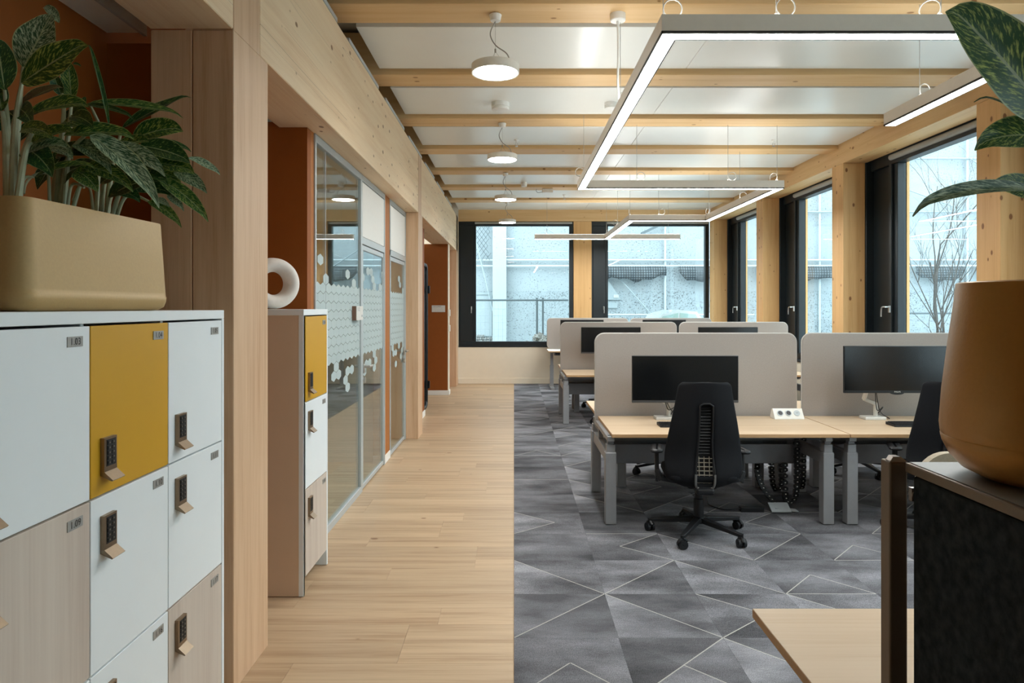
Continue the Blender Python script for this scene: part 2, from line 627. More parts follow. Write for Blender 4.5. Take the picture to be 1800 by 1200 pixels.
# ---- floor: slab, planks, carpet tiles
f = MB()
f.box(-4.3, 0.0, YBACK, YW + .1, -.12, -.0045, 0)
f.box(0.0, 4.6, YBACK, YW + .1, -.12, -.0045, 1)
floor = struct(f.build('floor', [M['floor_wide'], M['carpet_base']]), 'office floor with oak planks on the left and grey carpet tiles on the right', 'floor')
PW = .185
plank_meshes = {}


def plank(x0, x1, y):
    L = round(x1 - x0, 3)
    if L not in plank_meshes:
        b = MB()
        b.box(.0006, L - .0006, .0006, PW - .0006, -.004, 0)
        plank_meshes[L] = b.mesh('plank', M['floor_plank'])
    o = bpy.data.objects.new('plank', plank_meshes[L])
    COL.objects.link(o)
    o.parent = floor
    o.location = (x0, y, 0)


y = 1.55
k = 0
while y < YW - .01:
    cut = [-.52, -.98, -.24, -.74, -1.16, -.38][(k * 5 + k // 3) % 6]
    plank(-1.74 if y < 8.2 else -2.2, cut, y)
    plank(cut, -.002, y)
    y += PW
    k += 1
# carpet tile variants
LW = .0028


def tile_mesh(var):
    b = MB()
    g = .0004
    q = .5 - g
    rr = random.Random(50 + var)
    b.add([(g, g, 0), (q, g, 0), (q, q, 0), (g, q, 0)], [], 0)
    P = dict(bl=(g, g), br=(q, g), tr=(q, q), tl=(g, q), m=(.25, .25), ap=(.25, .27), r=(q - .2, .25), l=(.2, .25))
    polys, lines = {
        0: ([('bl', 'br', 'tr', 'tl')], []),
        1: ([('bl', 'br', 'tr'), ('bl', 'tr', 'tl')], [('bl', 'tr')]),
        2: ([('bl', 'br', 'tl'), ('br', 'tr', 'tl')], [('tl', 'br')]),
        3: ([('bl', 'br', 'ap'), ('br', 'tr', 'tl', 'bl', 'ap')], [('bl', 'ap'), ('ap', 'br'), ('bl', 'br')]),
        4: ([('bl', 'r', 'tl'), ('bl', 'br', 'tr', 'tl', 'r')], [('bl', 'r'), ('r', 'tl')]),
        5: ([('br', 'tr', 'l'), ('br', 'l', 'tr', 'tl', 'bl')], [('br', 'l'), ('l', 'tr')]),
        6: ([('bl', 'br', 'm'), ('br', 'tr', 'm'), ('tr', 'tl', 'm'), ('tl', 'bl', 'm')], [('bl', 'tr'), ('m', 'br')]),
        7: ([('bl', 'br', 'tr', 'tl')], [('bl', 'br')]),
    }[var]
    b.v, tone = [], []
    for pl in polys:
        base = rr.uniform(.7, 1.25)
        b.add([(P[c][0], P[c][1], 0) for c in pl], [tuple(range(len(pl)))], 0)
        gx, gy = rr.uniform(-.5, .5), rr.uniform(-.8, .8)
        for c in pl:
            tone.append(base * (1 + gx * (P[c][0] - .25) * 2 + gy * (P[c][1] - .25) * 2))
    for a, c in lines:
        A, B = Vector(P[a] + (0,)), Vector(P[c] + (0,))
        d = (B - A).normalized()
        sd = Vector((-d.y, d.x, 0)) * LW
        up = Vector((0, 0, .0006))
        A += d * .002; B -= d * .002
        b.add([A - sd + up, B - sd + up, B + sd + up, A + sd + up], [(0, 1, 2, 3)], 1)
        tone += [1] * 4
    b.box(g, q, g, q, -.0044, -.0002, 0)
    tone += [1] * 8
    me = b.mesh('carpet_tile', [M['carpet'], M['carpet_line']])
    ca = me.color_attributes.new('tone', 'FLOAT_COLOR', 'POINT')
    g0 = lin('6a6a6e')
    for i, tn in enumerate(tone):
        tn = max(.35, min(1.7, tn))
        ca.data[i].color = (g0[0] * tn, g0[1] * tn, g0[2] * tn, 1)
    return me


tiles = [tile_mesh(i) for i in range(8)]
PAT = [3, 1, 0, 4, 2, 7, 1, 6, 0, 2, 5, 3, 1, 2, 0, 6, 4, 1, 0, 5, 2, 3]
for iy in range(25):
    for ix in range(9):
        yy = 1.765 + .5 * iy
        if yy > YW - .1:
            continue
        var = PAT[(ix * 7 + iy * 3 + (ix * iy) % 4) % len(PAT)]
        if ix == 0:
            var = {3: 1, 4: 2, 5: 0, 6: 4, 7: 0, 1: 1, 2: 3}.get(iy, var)
        if ix == 1 and iy == 3: var = 2
        if ix == 1 and iy == 4: var = 1
        if ix == 1 and iy == 5: var = 5
        o = bpy.data.objects.new('carpet_tile', tiles[var])
        COL.objects.link(o)
        o.parent = floor
        o.location = (.5 * ix, yy, .0002)
        if var in (1, 2) and (ix + iy) % 3 == 0:
            o.scale = (1, 1, 1)

# ---- ceiling: soffit, lacquered panels, joists
c = MB()
c.box(-4.3, 4.6, YBACK, YW + .3, 3.95, 4.05)
c.box(-1.62, -1.58, YBACK, YW + .2, 3.44, 3.95)
ceiling = struct(c.build('ceiling', M['soffit']), 'office ceiling of white panels between timber joists', 'ceiling')
JW = .30
joists = [4.75 + 1.357 * k for k in range(-6, 7)]      # far edges
jm = MB()
jm.box(-1.52, XR - .004, -JW, 0, ZJ, ZJ + .36)
jme = jm.mesh('joist', M['spruce_x'])
for yj in joists:
    # one mesh each, so that the grain differs
    j = MB()
    j.box(-1.52, XR - .004, yj - JW, yj, ZJ, ZJ + .36)
    j.build('joist', M['spruce_x'], ceiling, bevel=.004, seg=1)
for a, b2 in zip(joists, joists[1:] + [YW + JW]):
    p = MB()
    p.box(-1.135, 1.45, a + .155, b2 - JW - .05, ZP, ZP + .05)
    p.box(1.453, XR - .03, a + .155, b2 - JW - .05, ZP, ZP + .05)
    p.build('ceiling_panel', M['panel_white'], ceiling, bevel=.003, seg=1)

# ---- left timber: columns and beam
GC = [2.80, 8.20, 13.63]


def left_column(ya, yb, label, z1=3.43):
    o = empty('column', (0, 0, 0))
    struct(o, label, 'column')
    m = MB()
    m.box(-1.49, -1.322, ya, yb, 0, ZB0 - .002)
    m.build('board', M['oak_z'], o, bevel=.003, seg=1)
    m = MB()
    m.box(-1.318, XL, ya, yb, 0, ZB0 - .002)
    m.box(-1.318, XL, ya + .004, yb - .10, ZB0 - .004, z1)
    m.build('board', M['oak_z'], o, bevel=.003, seg=1)
    return o


left_column(2.80, 3.19, 'tall planed timber column between the two locker cabinets')
left_column(8.20, 8.58, 'timber column beyond the second glass door on the left')
left_column(13.63, 14.01, 'timber column in the far left corner beside the orange wall')
for i, (ya, yb, nm) in enumerate(((YBACK, 2.80, 'near'), (3.09, 8.20, 'middle'), (8.48, YW - .03, 'far'))):
    b = MB()
    b.box(-1.49, XL, ya + .002, yb - .002, ZB0, ZB1)
    b.build('left_beam_' + nm, M['spruce_y'], bevel=.004, seg=1)
    o = bpy.data.objects['left_beam_' + nm]
    o.name = 'beam'
    struct(o, ['timber beam over the numbered lockers at the left edge', 'deep knotty timber beam above the glass partition', 'timber beam above the dark booth and far orange wall'][i], 'beam')
b = MB()
for a, b2 in zip(joists, joists[1:]):
    b.box(-1.20, XL + .002, a + .01, b2 - JW - .01, ZB1 + .001, ZB1 + .03)
struct(b.build('trim_beam', M['frame_grey']), 'pale strip along the top of the left beam', 'trim')

# ---- left walls
wl = MB()
wl.box(-1.90, -1.76, YBACK, 4.325, 0, 3.4)            # behind the lockers
wl.box(-1.76, -1.495, 2.95, 3.05, 0, ZB0)              # return in the niche
wl.box(-4.3, -1.31, 4.325, 4.40, 0, 2.755)             # end wall at the second lockers
struct(wl.build('wall_left', M['orange']), 'burnt orange wall behind the lockers on the left', 'wall')
wl = MB()
wl.box(-1.36, -1.31, 4.401, 4.465, 0, 2.755)
struct(wl.build('trim_1', M['orange_light']), 'lighter orange edge post where the glass partition starts', 'trim')
wl = MB()
wl.box(-1.42, -1.305, 6.885, 7.155, 0, ZB0)
struct(wl.build('wall_pier', M['orange_light']), 'narrow orange pier between the two glass doors', 'wall')
wl = MB()
wl.box(-1.42, -1.31, 8.585, 9.96, 0, ZB0)
wl.box(-2.5, -1.42, 8.585, 8.65, 0, ZB0)
wl.box(-2.5, -2.4, 8.65, 12.3, 0, 2.9)
struct(wl.build('wall_niche', M['orange']), 'orange wall beside the dark booth behind the second column', 'wall')
wl = MB()
wl.box(-2.5, -1.195, 12.3, 12.50, 0, ZB0)
wl.box(-1.195, -1.18, 12.3, 12.50, 0, ZB0, 1)
wl.box(-2.5, -1.40, 12.50, 13.63, 0, ZB0)
struct(wl.build('wall_end', [M['orange'], M['cream']]), 'orange end wall with a small white sign at the far left', 'wall')
cl = MB()
cl.box(-1.758, -1.60, YBACK, 2.948, 2.765, 2.80, 0)
cl.box(-1.60, -1.585, YBACK, 2.948, 2.75, 2.80, 1)
struct(cl.build('trim_2', [M['panel_white'], M['frame_grey']]), 'flat pale ceiling strip between the orange wall and the near beam', 'trim')
bb = MB()
bb.box(-1.42, -1.298, 6.875, 7.165, .001, .085)
struct(bb.build('baseboard_pier', M['white_paint'], bevel=.003), 'short white baseboard around the orange pier', 'baseboard')
bb = MB()
bb.box(-1.40, -1.296, 8.60, 9.972, .001, .085)
struct(bb.build('baseboard_niche', M['white_paint'], bevel=.003), 'white baseboard before the dark booth', 'baseboard')
bb = MB()
bb.box(-2.39, -1.166, 12.286, 12.51, .001, .085)
struct(bb.build('baseboard_end', M['white_paint'], bevel=.003), 'white baseboard under the orange end wall', 'baseboard')
# room behind the glass
rm = MB()
rm.box(-4.4, -4.3, 4.3, 8.75, 0, 3.4)
rm.box(-4.3, -1.5, 8.60, 8.75, 0, 3.4)
struct(rm.build('wall_room', M['room_wall']), 'plain walls of the meeting rooms seen dimly through the glass', 'wall')
rm = MB()
rm.box(-4.4, -1.5, 4.3, 8.75, 2.78, 2.86)
struct(rm.build('ceiling_room', M['white_paint']), 'flat ceiling of the meeting rooms behind the glass', 'ceiling')
rm = MB()
rm.box(-4.3, -1.42, 6.98, 7.06, 0, 2.78)
struct(rm.build('wall_divider', M['room_wall']), 'wall dividing the two meeting rooms behind the orange pier', 'wall')

# ---- glass partition
XG = -1.31
gp = empty('glass_partition')
struct(gp, 'full-height glass partition panel with a hexagon film band', 'partition')
fr = MB()
fr.box(XG - .03, XG + .012, 4.468, 5.85, 2.665, ZB0 - .002)
fr.box(XG - .03, XG + .012, 4.468, 4.49, 0, 2.6648)
fr.box(XG - .03, XG + .012, 4.49, 5.80, 0, .055)
fr.box(XG - .03, XG + .012, 5.80, 5.85, 0, 2.665)
fr.build('frame', M['frame_grey'], gp, bevel=.002, seg=1)
for ya, yb in ((4.49, 4.752), (4.757, 5.80)):
    g = MB()
    g.box(XG - .012, XG - .002, ya, yb, .055, 2.665)
    g.build('pane', M['glass_part'], gp)
g = MB()
g.box(XG - .013, XG - .0005, 4.7515, 4.7575, .055, 2.665)
g.build('joint', M['frame_grey'], gp)


def film(ya, yb, x, parent, seed):
    """frosted hexagons, ragged at the band's top and bottom"""
    r = random.Random(seed)
    W, H, ROW = .138, .083, .0635
    m = MB()
    i = 0
    for row in range(-4, 14):
        z = 1.205 + row * ROW
        off = (row % 2) * W / 2
        n = int((yb - ya) / W) + 3
        for k in range(-1, n):
            yc = math.floor(ya / W) * W + k * W + off
            if row < 0:
                p = {-1: .28, -2: .24, -3: .12, -4: .04}[row]
            elif row <= 8:
                p = 1
            else:
                p = {9: .45, 10: .22, 11: .1, 12: .04, 13: .03}[row]
            if r.random() > p:
                continue
            g0 = .0006
            pts = []
            for dy, dz in ((0, H / 2), (W / 2 - g0, H / 2 - .0205), (W / 2 - g0, -H / 2 + .0205), (0, -H / 2), (-W / 2 + g0, -H / 2 + .0205), (-W / 2 + g0, H / 2 - .0205)):
                pts.append((x, min(max(yc + dy, ya + .003), yb - .003), z + dz * .965))
            if max(p[1] for p in pts) - min(p[1] for p in pts) < .02:
                continue
            m.prism(pts, (.0008, 0, 0))
    o = m.build('hexagon_film', M['film'], parent, fix=True)
    o['kind'] = 'stuff'
    return o


film(4.49, 4.752, XG - .0015, gp, 3)
film(4.757, 5.80, XG - .0015, gp, 5)


def glass_door(name, ya, yb, hy, label, seed):
    d = empty(name)
    struct(d, label, 'door')
    m = MB()
    m.box(XG - .03, XG + .012, ya, yb, 2.665, ZB0 - .002)
    m.box(XG - .03, XG + .012, yb - .035, yb, 0, 2.665)
    if seed == 2:
        m.box(XG - .03, XG + .012, ya, ya + .03, 0, 2.665)
    m.box(XG - .03, XG + .012, ya, yb - .035, 2.125, 2.185)
    m.build('frame', M['frame_grey'], d, bevel=.002, seg=1)
    m = MB()
    m.box(XG - .03, XG + .006, ya + .03, yb - .037, 2.19, 2.66)
    m.build('top_panel', M['white_paint'], d, bevel=.002, seg=1)
    a, b2 = ya + .034, yb - .04
    m = MB()
    for q in ((a, b2, .012, .05), (a, b2, 2.075, 2.118)):
        m.box(XG - .024, XG + .004, q[0], q[1], q[2], q[3])
    m.box(XG - .024, XG + .004, a, a + .03, .05, 2.075)
    m.box(XG - .024, XG + .004, b2 - .03, b2, .05, 2.075)
    m.build('door_leaf_frame', M['frame_grey'], d, bevel=.002, seg=1)
    m = MB()
    m.box(XG - .014, XG - .004, a + .03, b2 - .03, .05, 2.075)
    m.build('pane', M['glass_part'], d)
    film(a + .03, b2 - .03, XG - .0035, d, 10 + seed)
    h = MB()
    for sx in (1, -1):
        bx = XG + .004 if sx > 0 else XG - .024
        s = -1 if hy > (a + b2) / 2 else 1
        h.cyl((bx, hy, 1.067), (bx + sx * .05, hy, 1.067), .011, n=12)
        h.tube(smoothpath([(bx + sx * .048, hy - s * .008, 1.067), (bx + sx * .055, hy + s * .04, 1.067), (bx + sx * .05, hy + s * .13, 1.065)], 5), .0105, 10)
        h.box(min(bx, bx + sx * .008), max(bx, bx + sx * .008), hy - .027, hy + .027, 1.01, 1.09)
        h.cyl((bx, hy, .95), (bx + sx * .014, hy, .95), .026, n=16)
    h.build('handle', M['handle'], d, bevel=.002)
    return d


glass_door('door_1', 5.852, 6.88, 5.93, 'glass door nearest the lockers, with lever handle and hexagon film', 1)
glass_door('door_2', 7.16, 8.195, 8.08, 'glass door between the orange pier and the second column', 2)
# sign box on the glass
sg = empty('room_sign', (XG, 5.62, 1.53))
tag(sg, 'small white room sign with brown edges standing off the glass partition', 'sign')
m = MB()
m.box(.001, .034, -.10, .12, -.055, .06)
m.build('sign_block', plain('sign_brown_edge', '7a5b4a', .6), sg)
m = MB()
m.box(.034, .04, -.10, .12, -.055, .06, 0)
m.text('0.02', (.0402, -.07, .02), (0, 1, 0), (0, 0, 1), .045, 1)
m.box(.04, .0405, .07, .10, -.03, -.012, 1)
m.build('sign_face', [M['sign_white'], plain('sign_grey_print', '9ba3a2', .6)], sg)

# ---- far wall
bw = MB()
bw.box(-2.6, 4.6, YW, YW + .30, 0, .785)
bw.box(-2.6, -1.15, YW, YW + .30, .785, 3.95)
struct(bw.build('wall_back', M['cream']), 'cream sill wall below the two far windows', 'wall')
bb = MB()
bb.box(-1.15, 4.05, YW - .016, YW - .0005, .001, .115)
struct(bb.build('baseboard_back', M['cream'], bevel=.003), 'cream baseboard along the far wall', 'baseboard')
hd = MB()
hd.box(-1.148, XR - .002, YW - .02, YW + .30, ZH + .002, 3.60)
hb = struct(hd.build('beam', M['spruce_x'], bevel=.004, seg=1), 'timber header above the two far windows', 'beam')
bc = MB()
bc.box(1.232, 1.605, YW - .02, YW + .28, .787, ZH)
struct(bc.build('column', M['spruce_z'], bevel=.004, seg=1), 'timber column between the two far windows', 'column')


def window_back(name, xa, xg, xb, label):
    o = empty(name)
    struct(o, label, 'window')
    z0, z1 = .787, ZH
    m = MB()
    m.box(xa, xb, YW + .02, YW + .14, z0, z0 + .085)
    m.box(xa, xb, YW + .02, YW + .14, z1 - .09, z1)
    m.box(xb - .08, xb, YW + .02, YW + .14, z0 + .085, z1 - .09)
    m.box(xg - .05, xg, YW + .02, YW + .14, z0 + .085, z1 - .09)
    m.box(xa, xa + .03, YW + .02, YW + .14, z0 + .085, z1 - .09)
    m.box(xa, xb, YW - .01, YW + .02, z0 - .03, z0 + .002)
    m.build('window_frame', M['black_frame'], o, bevel=.004, seg=1)
    m = MB()
    m.box(xa + .03, xg - .052, YW + .01, YW + .07, z0 + .087, z1 - .092)
    v = m.build('vent_panel', M['black_frame'], o, bevel=.004, seg=1)
    m = MB()
    hx = xg - .09
    m.box(hx - .012, hx + .012, YW - .002, YW + .012, 1.53, 1.60)
    m.cyl((hx, YW + .005, 1.585), (hx, YW - .045, 1.585), .009, n=10)
    m.tube([(hx, YW - .042, 1.592), (hx, YW - .045, 1.53), (hx, YW - .04, 1.46)], .009, 10)
    m.build('handle', M['handle'], v)
    m = MB()
    m.box(xg, xb - .08, YW + .075, YW + .085, z0 + .085, z1 - .09)
    m.build('pane', M['glass'], o)
    m = MB()
    m.cyl((xg - .02, YW + .03, z1 - .028), (xb - .02, YW + .03, z1 - .028), .026, n=14)
    m.build('roller_blind', M['blind'], o)


window_back('window_1', -1.148, -.79, 1.228, 'far left black-framed window with a dark vent panel')
window_back('window_2', 1.609, 1.95, 4.046, 'far right black-framed window with a dark vent panel')

# ---- right side: columns, header, windows
cols = [Y0 + BAY * k for k in range(-3, 4)]
CN = ['timber column on the right behind the camera', 'timber column at the right beside the camera', 'timber column at the right just outside the picture',
      'nearest knotty timber column at the right edge behind the tan pot', 'knotty timber column between the two nearest right-hand windows',
      'knotty timber column between the second and third right-hand windows', 'timber column in the far right corner by the far window']
for yc, lb in zip(cols, CN):
    m = MB()
    m.box(XR, 4.32, yc, yc + .295, 0, ZH - .001)
    struct(m.build('column', M['spruce_z'], bevel=.004, seg=1), lb, 'column')
m = MB()
m.box(XR, 4.34, YBACK, YW - .022, ZH, 3.82)
struct(m.build('beam', M['spruce_warm_y'], bevel=.004, seg=1), 'timber header running above the right-hand windows', 'beam')
m = MB()
m.box(4.32, 4.6, YBACK, YW + .3, 0, .78)
m.box(4.34, 4.6, YBACK, YW + .3, ZH + .03, 3.95)
struct(m.build('wall_right', M['cream']), 'low cream wall under the right-hand windows', 'wall')


def window_right(i, ya, yb, label):
    """bay from column face ya to next column face yb; vent panel at the far end"""
    o = empty('window_%d' % i)
    struct(o, label, 'window')
    z0, z1 = .782, ZH
    x0, x1 = 4.40, 4.50
    yv = yb - .42
    m = MB()
    m.box(4.322, x1, yb - .02, yb + .04, z0, z1 + .02)          # far reveal
    m.box(4.322, x1, ya - .04, ya + .02, z0, z1 + .02)          # near reveal
    m.box(x0, x1, ya + .02, yb - .02, z0, z0 + .09)
    m.box(x0 - .02, x1, ya + .02, yb - .02, z1 - .115, z1 + .02)
    m.box(x0, x1, yv - .15, yv, z0 + .09, z1 - .115)
    m.box(x0, x1, ya + .02, ya + .10, z0 + .09, z1 - .115)
    m.box(x0 - .03, x1 - .06, yv - .07, yv - .02, z0 + .09, z1 - .115)
    m.box(4.30, x0 + .02, ya + .02, yb - .02, z0 - .03, z0 + .002)
    m.build('window_frame', M['black_frame'], o, bevel=.004, seg=1)
    m = MB()
    m.box(x0 + .015, x1 - .03, yv + .002, yb - .022, z0 + .092, z1 - .117)
    v = m.build('vent_panel', M['black_frame'], o, bevel=.004, seg=1)
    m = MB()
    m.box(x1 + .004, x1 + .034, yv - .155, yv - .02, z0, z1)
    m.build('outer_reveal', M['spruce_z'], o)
    m = MB()
    hy = yv - .045
    hx = x0 - .03
    m.box(hx - .014, hx + .0, hy - .016, hy + .016, 1.52, 1.60)
    m.cyl((hx - .01, hy, 1.585), (hx - .06, hy, 1.585), .009, n=10)
    m.tube(smoothpath([(hx - .057, hy - .012, 1.585), (hx - .06, hy + .05, 1.583), (hx - .06, hy + .075, 1.555), (hx - .06, hy + .08, 1.47)], 4), .009, 10)
    m.build('handle', M['handle'], o)
    m = MB()
    m.box(x1 - .035, x1 - .025, ya + .10, yv - .15, z0 + .09, z1 - .115)
    m.build('pane', M['glass'], o)
    m = MB()
    m.cyl((4.375, ya + .03, z1 - .04), (4.375, yv - .06, z1 - .04), .034, n=16)
    m.build('roller_blind', M['blind'], o)


WN = ['right-hand window behind the camera', 'right-hand window beside the camera', 'right-hand window hidden by the right-hand plant',
      'nearest right-hand window looking onto the bare tree', 'second right-hand window, between knotty columns', 'third right-hand window, nearest the far corner']
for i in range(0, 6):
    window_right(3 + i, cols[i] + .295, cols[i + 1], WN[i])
m = MB()
m.box(-1.9, 4.6, YBACK - .1, YBACK, 0, 3.95)
struct(m.build('wall_front', M['cream']), 'cream wall behind the camera', 'wall')
m = MB()
m.box(4.32, 4.6, YBACK, cols[0] + .295, .78, 3.4)
struct(m.build('wall_corner', M['cream']), 'solid cream wall on the right behind the camera', 'wall')

# ================================================================== LIGHTS
ZL0, ZL1 = 2.86, 2.95
FW = .085
sl = empty('strip_light')
tag(sl, 'long zigzag suspended strip light hanging over the desks', 'lamp')


def strip(x0, x1, y0, y1, cut=(0, 0)):
    m = MB()
    t = .006
    # housing: sides, top and inner black gasket lines
    m.box(x0, x1, y0, y1, ZL0 + .012, ZL1, 0)
    m.box(x0, x0 + t, y0, y1, ZL0, ZL0 + .012, 0)
    m.box(x1 - t, x1, y0, y1, ZL0, ZL0 + .012, 0)
    m.box(x0 + t, x1 - t, y0, y0 + t, ZL0, ZL0 + .012, 0)
    m.box(x0 + t, x1 - t, y1 - t, y1, ZL0, ZL0 + .012, 0)
    return m


# runs: along X (A, C, E, G) and along Y (B, D, F, near right H)
F2 = FW
AX0, BX, DX, FX = .69, .69, 2.83, 1.69
runs = [
    (.69, 2.70, 3.19, 3.19 + F2),                   # A near cross run
    (.69, .69 + F2, 3.19 + F2, 7.36),               # B
    (.69, 2.915, 7.36, 7.36 + F2),                  # C
    (2.83, 2.915, 7.36 + F2, 10.10),                # D
    (1.70, 2.915, 10.10, 10.10 + F2),               # E
    (1.70, 1.70 + F2, 10.10 + F2, 12.80),           # F
    (.385, 3.12, 12.80, 12.80 + F2),                # G
    (2.615, 2.70, 3.19 + F2, 4.83),                 # H
]
T = .007
for x0, x1, y0, y1 in runs:
    m = MB()
    m.box(x0, x1, y0, y1, ZL0 + .012, ZL1)
    m.build('housing', M['strip_body'], sl, bevel=.0015, seg=1)
# underside frame lip and diffuser per run; lips are left out where runs join
lips = MB()
dif = []


def lip(x0, x1, y0, y1):
    lips.box(x0, x1, y0, y1, ZL0, ZL0 + .012, 0)


A, B_, C_, D_, E_, F_, G_, H_ = runs
lip(A[0], A[1], A[2], A[2] + T); lip(B_[1], H_[0], A[3] - T, A[3]); lip(A[0], A[0] + T, A[2], A[3]); lip(A[1] - T, A[1], A[2], A[3])
lip(B_[0], B_[0] + T, A[3], C_[2]); lip(B_[1] - T, B_[1], A[3], C_[2])
lip(H_[0], H_[0] + T, A[3], H_[3]); lip(H_[1] - T, H_[1], A[3], H_[3]); lip(H_[0], H_[1], H_[3] - T, H_[3])
lip(C_[0], D_[0], C_[3] - T, C_[3]); lip(B_[1], C_[1], C_[2], C_[2] + T); lip(C_[0], C_[0] + T, C_[2], C_[3]); lip(C_[1] - T, C_[1], C_[2], C_[3])
lip(D_[0], D_[0] + T, C_[3], E_[2]); lip(D_[1] - T, D_[1], C_[3], E_[2])
lip(E_[0], D_[0], E_[2], E_[2] + T); lip(F_[1], E_[1], E_[3] - T, E_[3]); lip(E_[0], E_[0] + T, E_[2], E_[3]); lip(E_[1] - T, E_[1], E_[2], E_[3])
lip(F_[0], F_[0] + T, E_[3], G_[2]); lip(F_[1] - T, F_[1], E_[3], G_[2])
lip(G_[0], F_[0], G_[2], G_[2] + T); lip(F_[1], G_[1], G_[2], G_[2] + T); lip(G_[0], G_[1], G_[3] - T, G_[3]); lip(G_[0], G_[0] + T, G_[2], G_[3]); lip(G_[1] - T, G_[1], G_[2], G_[3])
lips.build('gasket', M['strip_inner'], sl)
for x0, x1, y0, y1 in runs:
    m = MB()
    ex = T if x1 - x0 > y1 - y0 else 0
    if x1 - x0 > y1 - y0:
        m.box(x0 + T, x1 - T, y0 + T, y1 - T, ZL0 + .002, ZL0 + .011)
    else:
        m.box(x0 + T, x1 - T, y0 - T, y1 + (T if (x0, x1) != H_[:2] else -T), ZL0 + .002, ZL0 + .0108)
    m.build('diffuser', M['strip_light'], sl)
    # indirect light out of the top of the luminaire
    m = MB()
    m.box(x0 + .015, x1 - .015, y0 + .015, y1 - .015, ZL1 + .0003, ZL1 + .002)
    m.build('uplight_diffuser', M['strip_up'], sl)


def joist_near(y):
    return min((abs(yj - JW / 2 - y), yj - JW / 2) for yj in joists)[1]


def susp(x, y, ring=True, ang=0):
    m = MB()
    m.cyl((x, y, ZL1), (x, y, ZL1 + .02), .007, n=8)
    on_j = any(yj - JW - .01 < y < yj + .01 for yj in joists)
    m.cyl((x, y, ZL1 + .02), (x, y, ZJ if on_j else ZP), .0022, n=5)
    if ring:
        ca, sa = math.cos(ang), math.sin(ang)
        pts = [(x + ca * (.045 - .045 * math.cos(a)), y + sa * (.045 - .045 * math.cos(a)), ZL1 + .05 + .045 * math.sin(a)) for a in [2 * PI * k / 14 for k in range(14)]]
        m.tube(pts, .0034, 6, closed=True)
    m.build('suspension_cable', M['cable_clear'], sl)


for x, y, an in ((.71, 3.25, 0), (1.24, 3.23, 0), (2.02, 3.23, 2.5), (2.65, 4.46, .3), (.72, 4.62, 1.2), (.73, 7.15, 2.8), (1.33, 7.40, 0), (2.32, 7.40, 0), (2.86, 7.42, 2.2),
                 (2.87, 8.68, 0), (2.87, 10.05, 1.8), (2.15, 10.14, 0), (1.72, 10.13, 1.6), (1.73, 11.4, 2.5), (.62, 12.83, 2), (1.74, 12.85, 0), (2.9, 12.83, 0)):
    susp(x, y, True, an)
m = MB()
m.lathe([(0, ZJ - .001), (.052, ZJ - .001), (.052, ZJ - .045), (.047, ZJ - .05), (0, ZJ - .05)], 20, (.70, 4.60, 0))
m.tube(smoothpath([(.70, 4.60, ZJ - .05), (.705, 4.61, 3.3), (.70, 4.6, 3.1), (.715, 4.63, 2.99), (.73, 4.66, ZL1)], 6), .008, 8)
m.build('power_feed', M['white_plastic'], sl)

# pendants
pd0 = empty('pendant_lamp', (-.125, 4.60, 0))
m = MB()
zb = 3.155
m.lathe([(.147, zb + .004), (.160, zb), (.161, zb + .006), (.161, zb + .056), (.155, zb + .06), (0, zb + .06)], 48, (0, 0, 0))
m.build('shade', M['pendant_body'], pd0)
m = MB()
m.lathe([(0, zb + .003), (.150, zb + .003), (.150, zb + .01), (0, zb + .01)], 40)
m.build('diffuser', M['pendant_light'], pd0)
m = MB()
m.lathe([(0, ZJ - .001), (.032, ZJ - .001), (.042, ZJ - .008), (.034, ZJ - .048), (.012, ZJ - .052), (0, ZJ - .052)], 24)
m.build('canopy', M['white_plastic'], pd0)
m = MB()
m.tube(smoothpath([(.0, 0, ZJ - .05), (-.035, .01, ZJ - .13), (.0, 0, ZJ - .21), (.075, -.01, ZJ - .27), (.095, -.01, ZJ - .33), (.06, 0, zb + .06)], 7), .0042, 7)
m.build('cable', M['cable_clear'], pd0)
m = MB()
m.cyl((0, 0, ZJ - .05), (0, 0, zb + .15), .0012, n=5)
m.cyl((0, 0, zb + .14), (0, 0, zb + .165), .006, n=8)
for a in (0, 2.1, 4.2):
    m.cyl((0, 0, zb + .15), (.06 * math.cos(a), .06 * math.sin(a), zb + .06), .001, n=4)
m.build('suspension_wire', M['wire'], pd0)
PL = ['round pendant lamp nearest the camera, largest in view', 'second round pendant lamp along the corridor, beyond the round smoke detector',
      'third round pendant lamp along the corridor ceiling', 'farthest round pendant lamp, in front of the far left window']
for i in range(4):
    o = pd0 if i == 0 else copy_tree(pd0)
    o.location = (-.125, 4.60 + BAY * i, 0)
    tag(o, PL[i], 'lamp', 'round pendant lamps along the corridor')

# ceiling devices
def detector(name, x, y, r, h, label, z=ZP, base=None):
    o = empty(name, (x, y, z))
    tag(o, label, 'detector')
    m = MB()
    m.lathe([(0, -.0005), (r, -.0005), (r, -h * .55), (r * .93, -h * .6)], 28)
    m.build('base', M['white_plastic'], o)
    m = MB()
    m.lathe([(r * .93, -h * .6), (r * .97, -h * .66), (r * .95, -h * .93), (r * .8, -h), (0, -h)], 28)
    m.build('cover', M['white_plastic'], o)


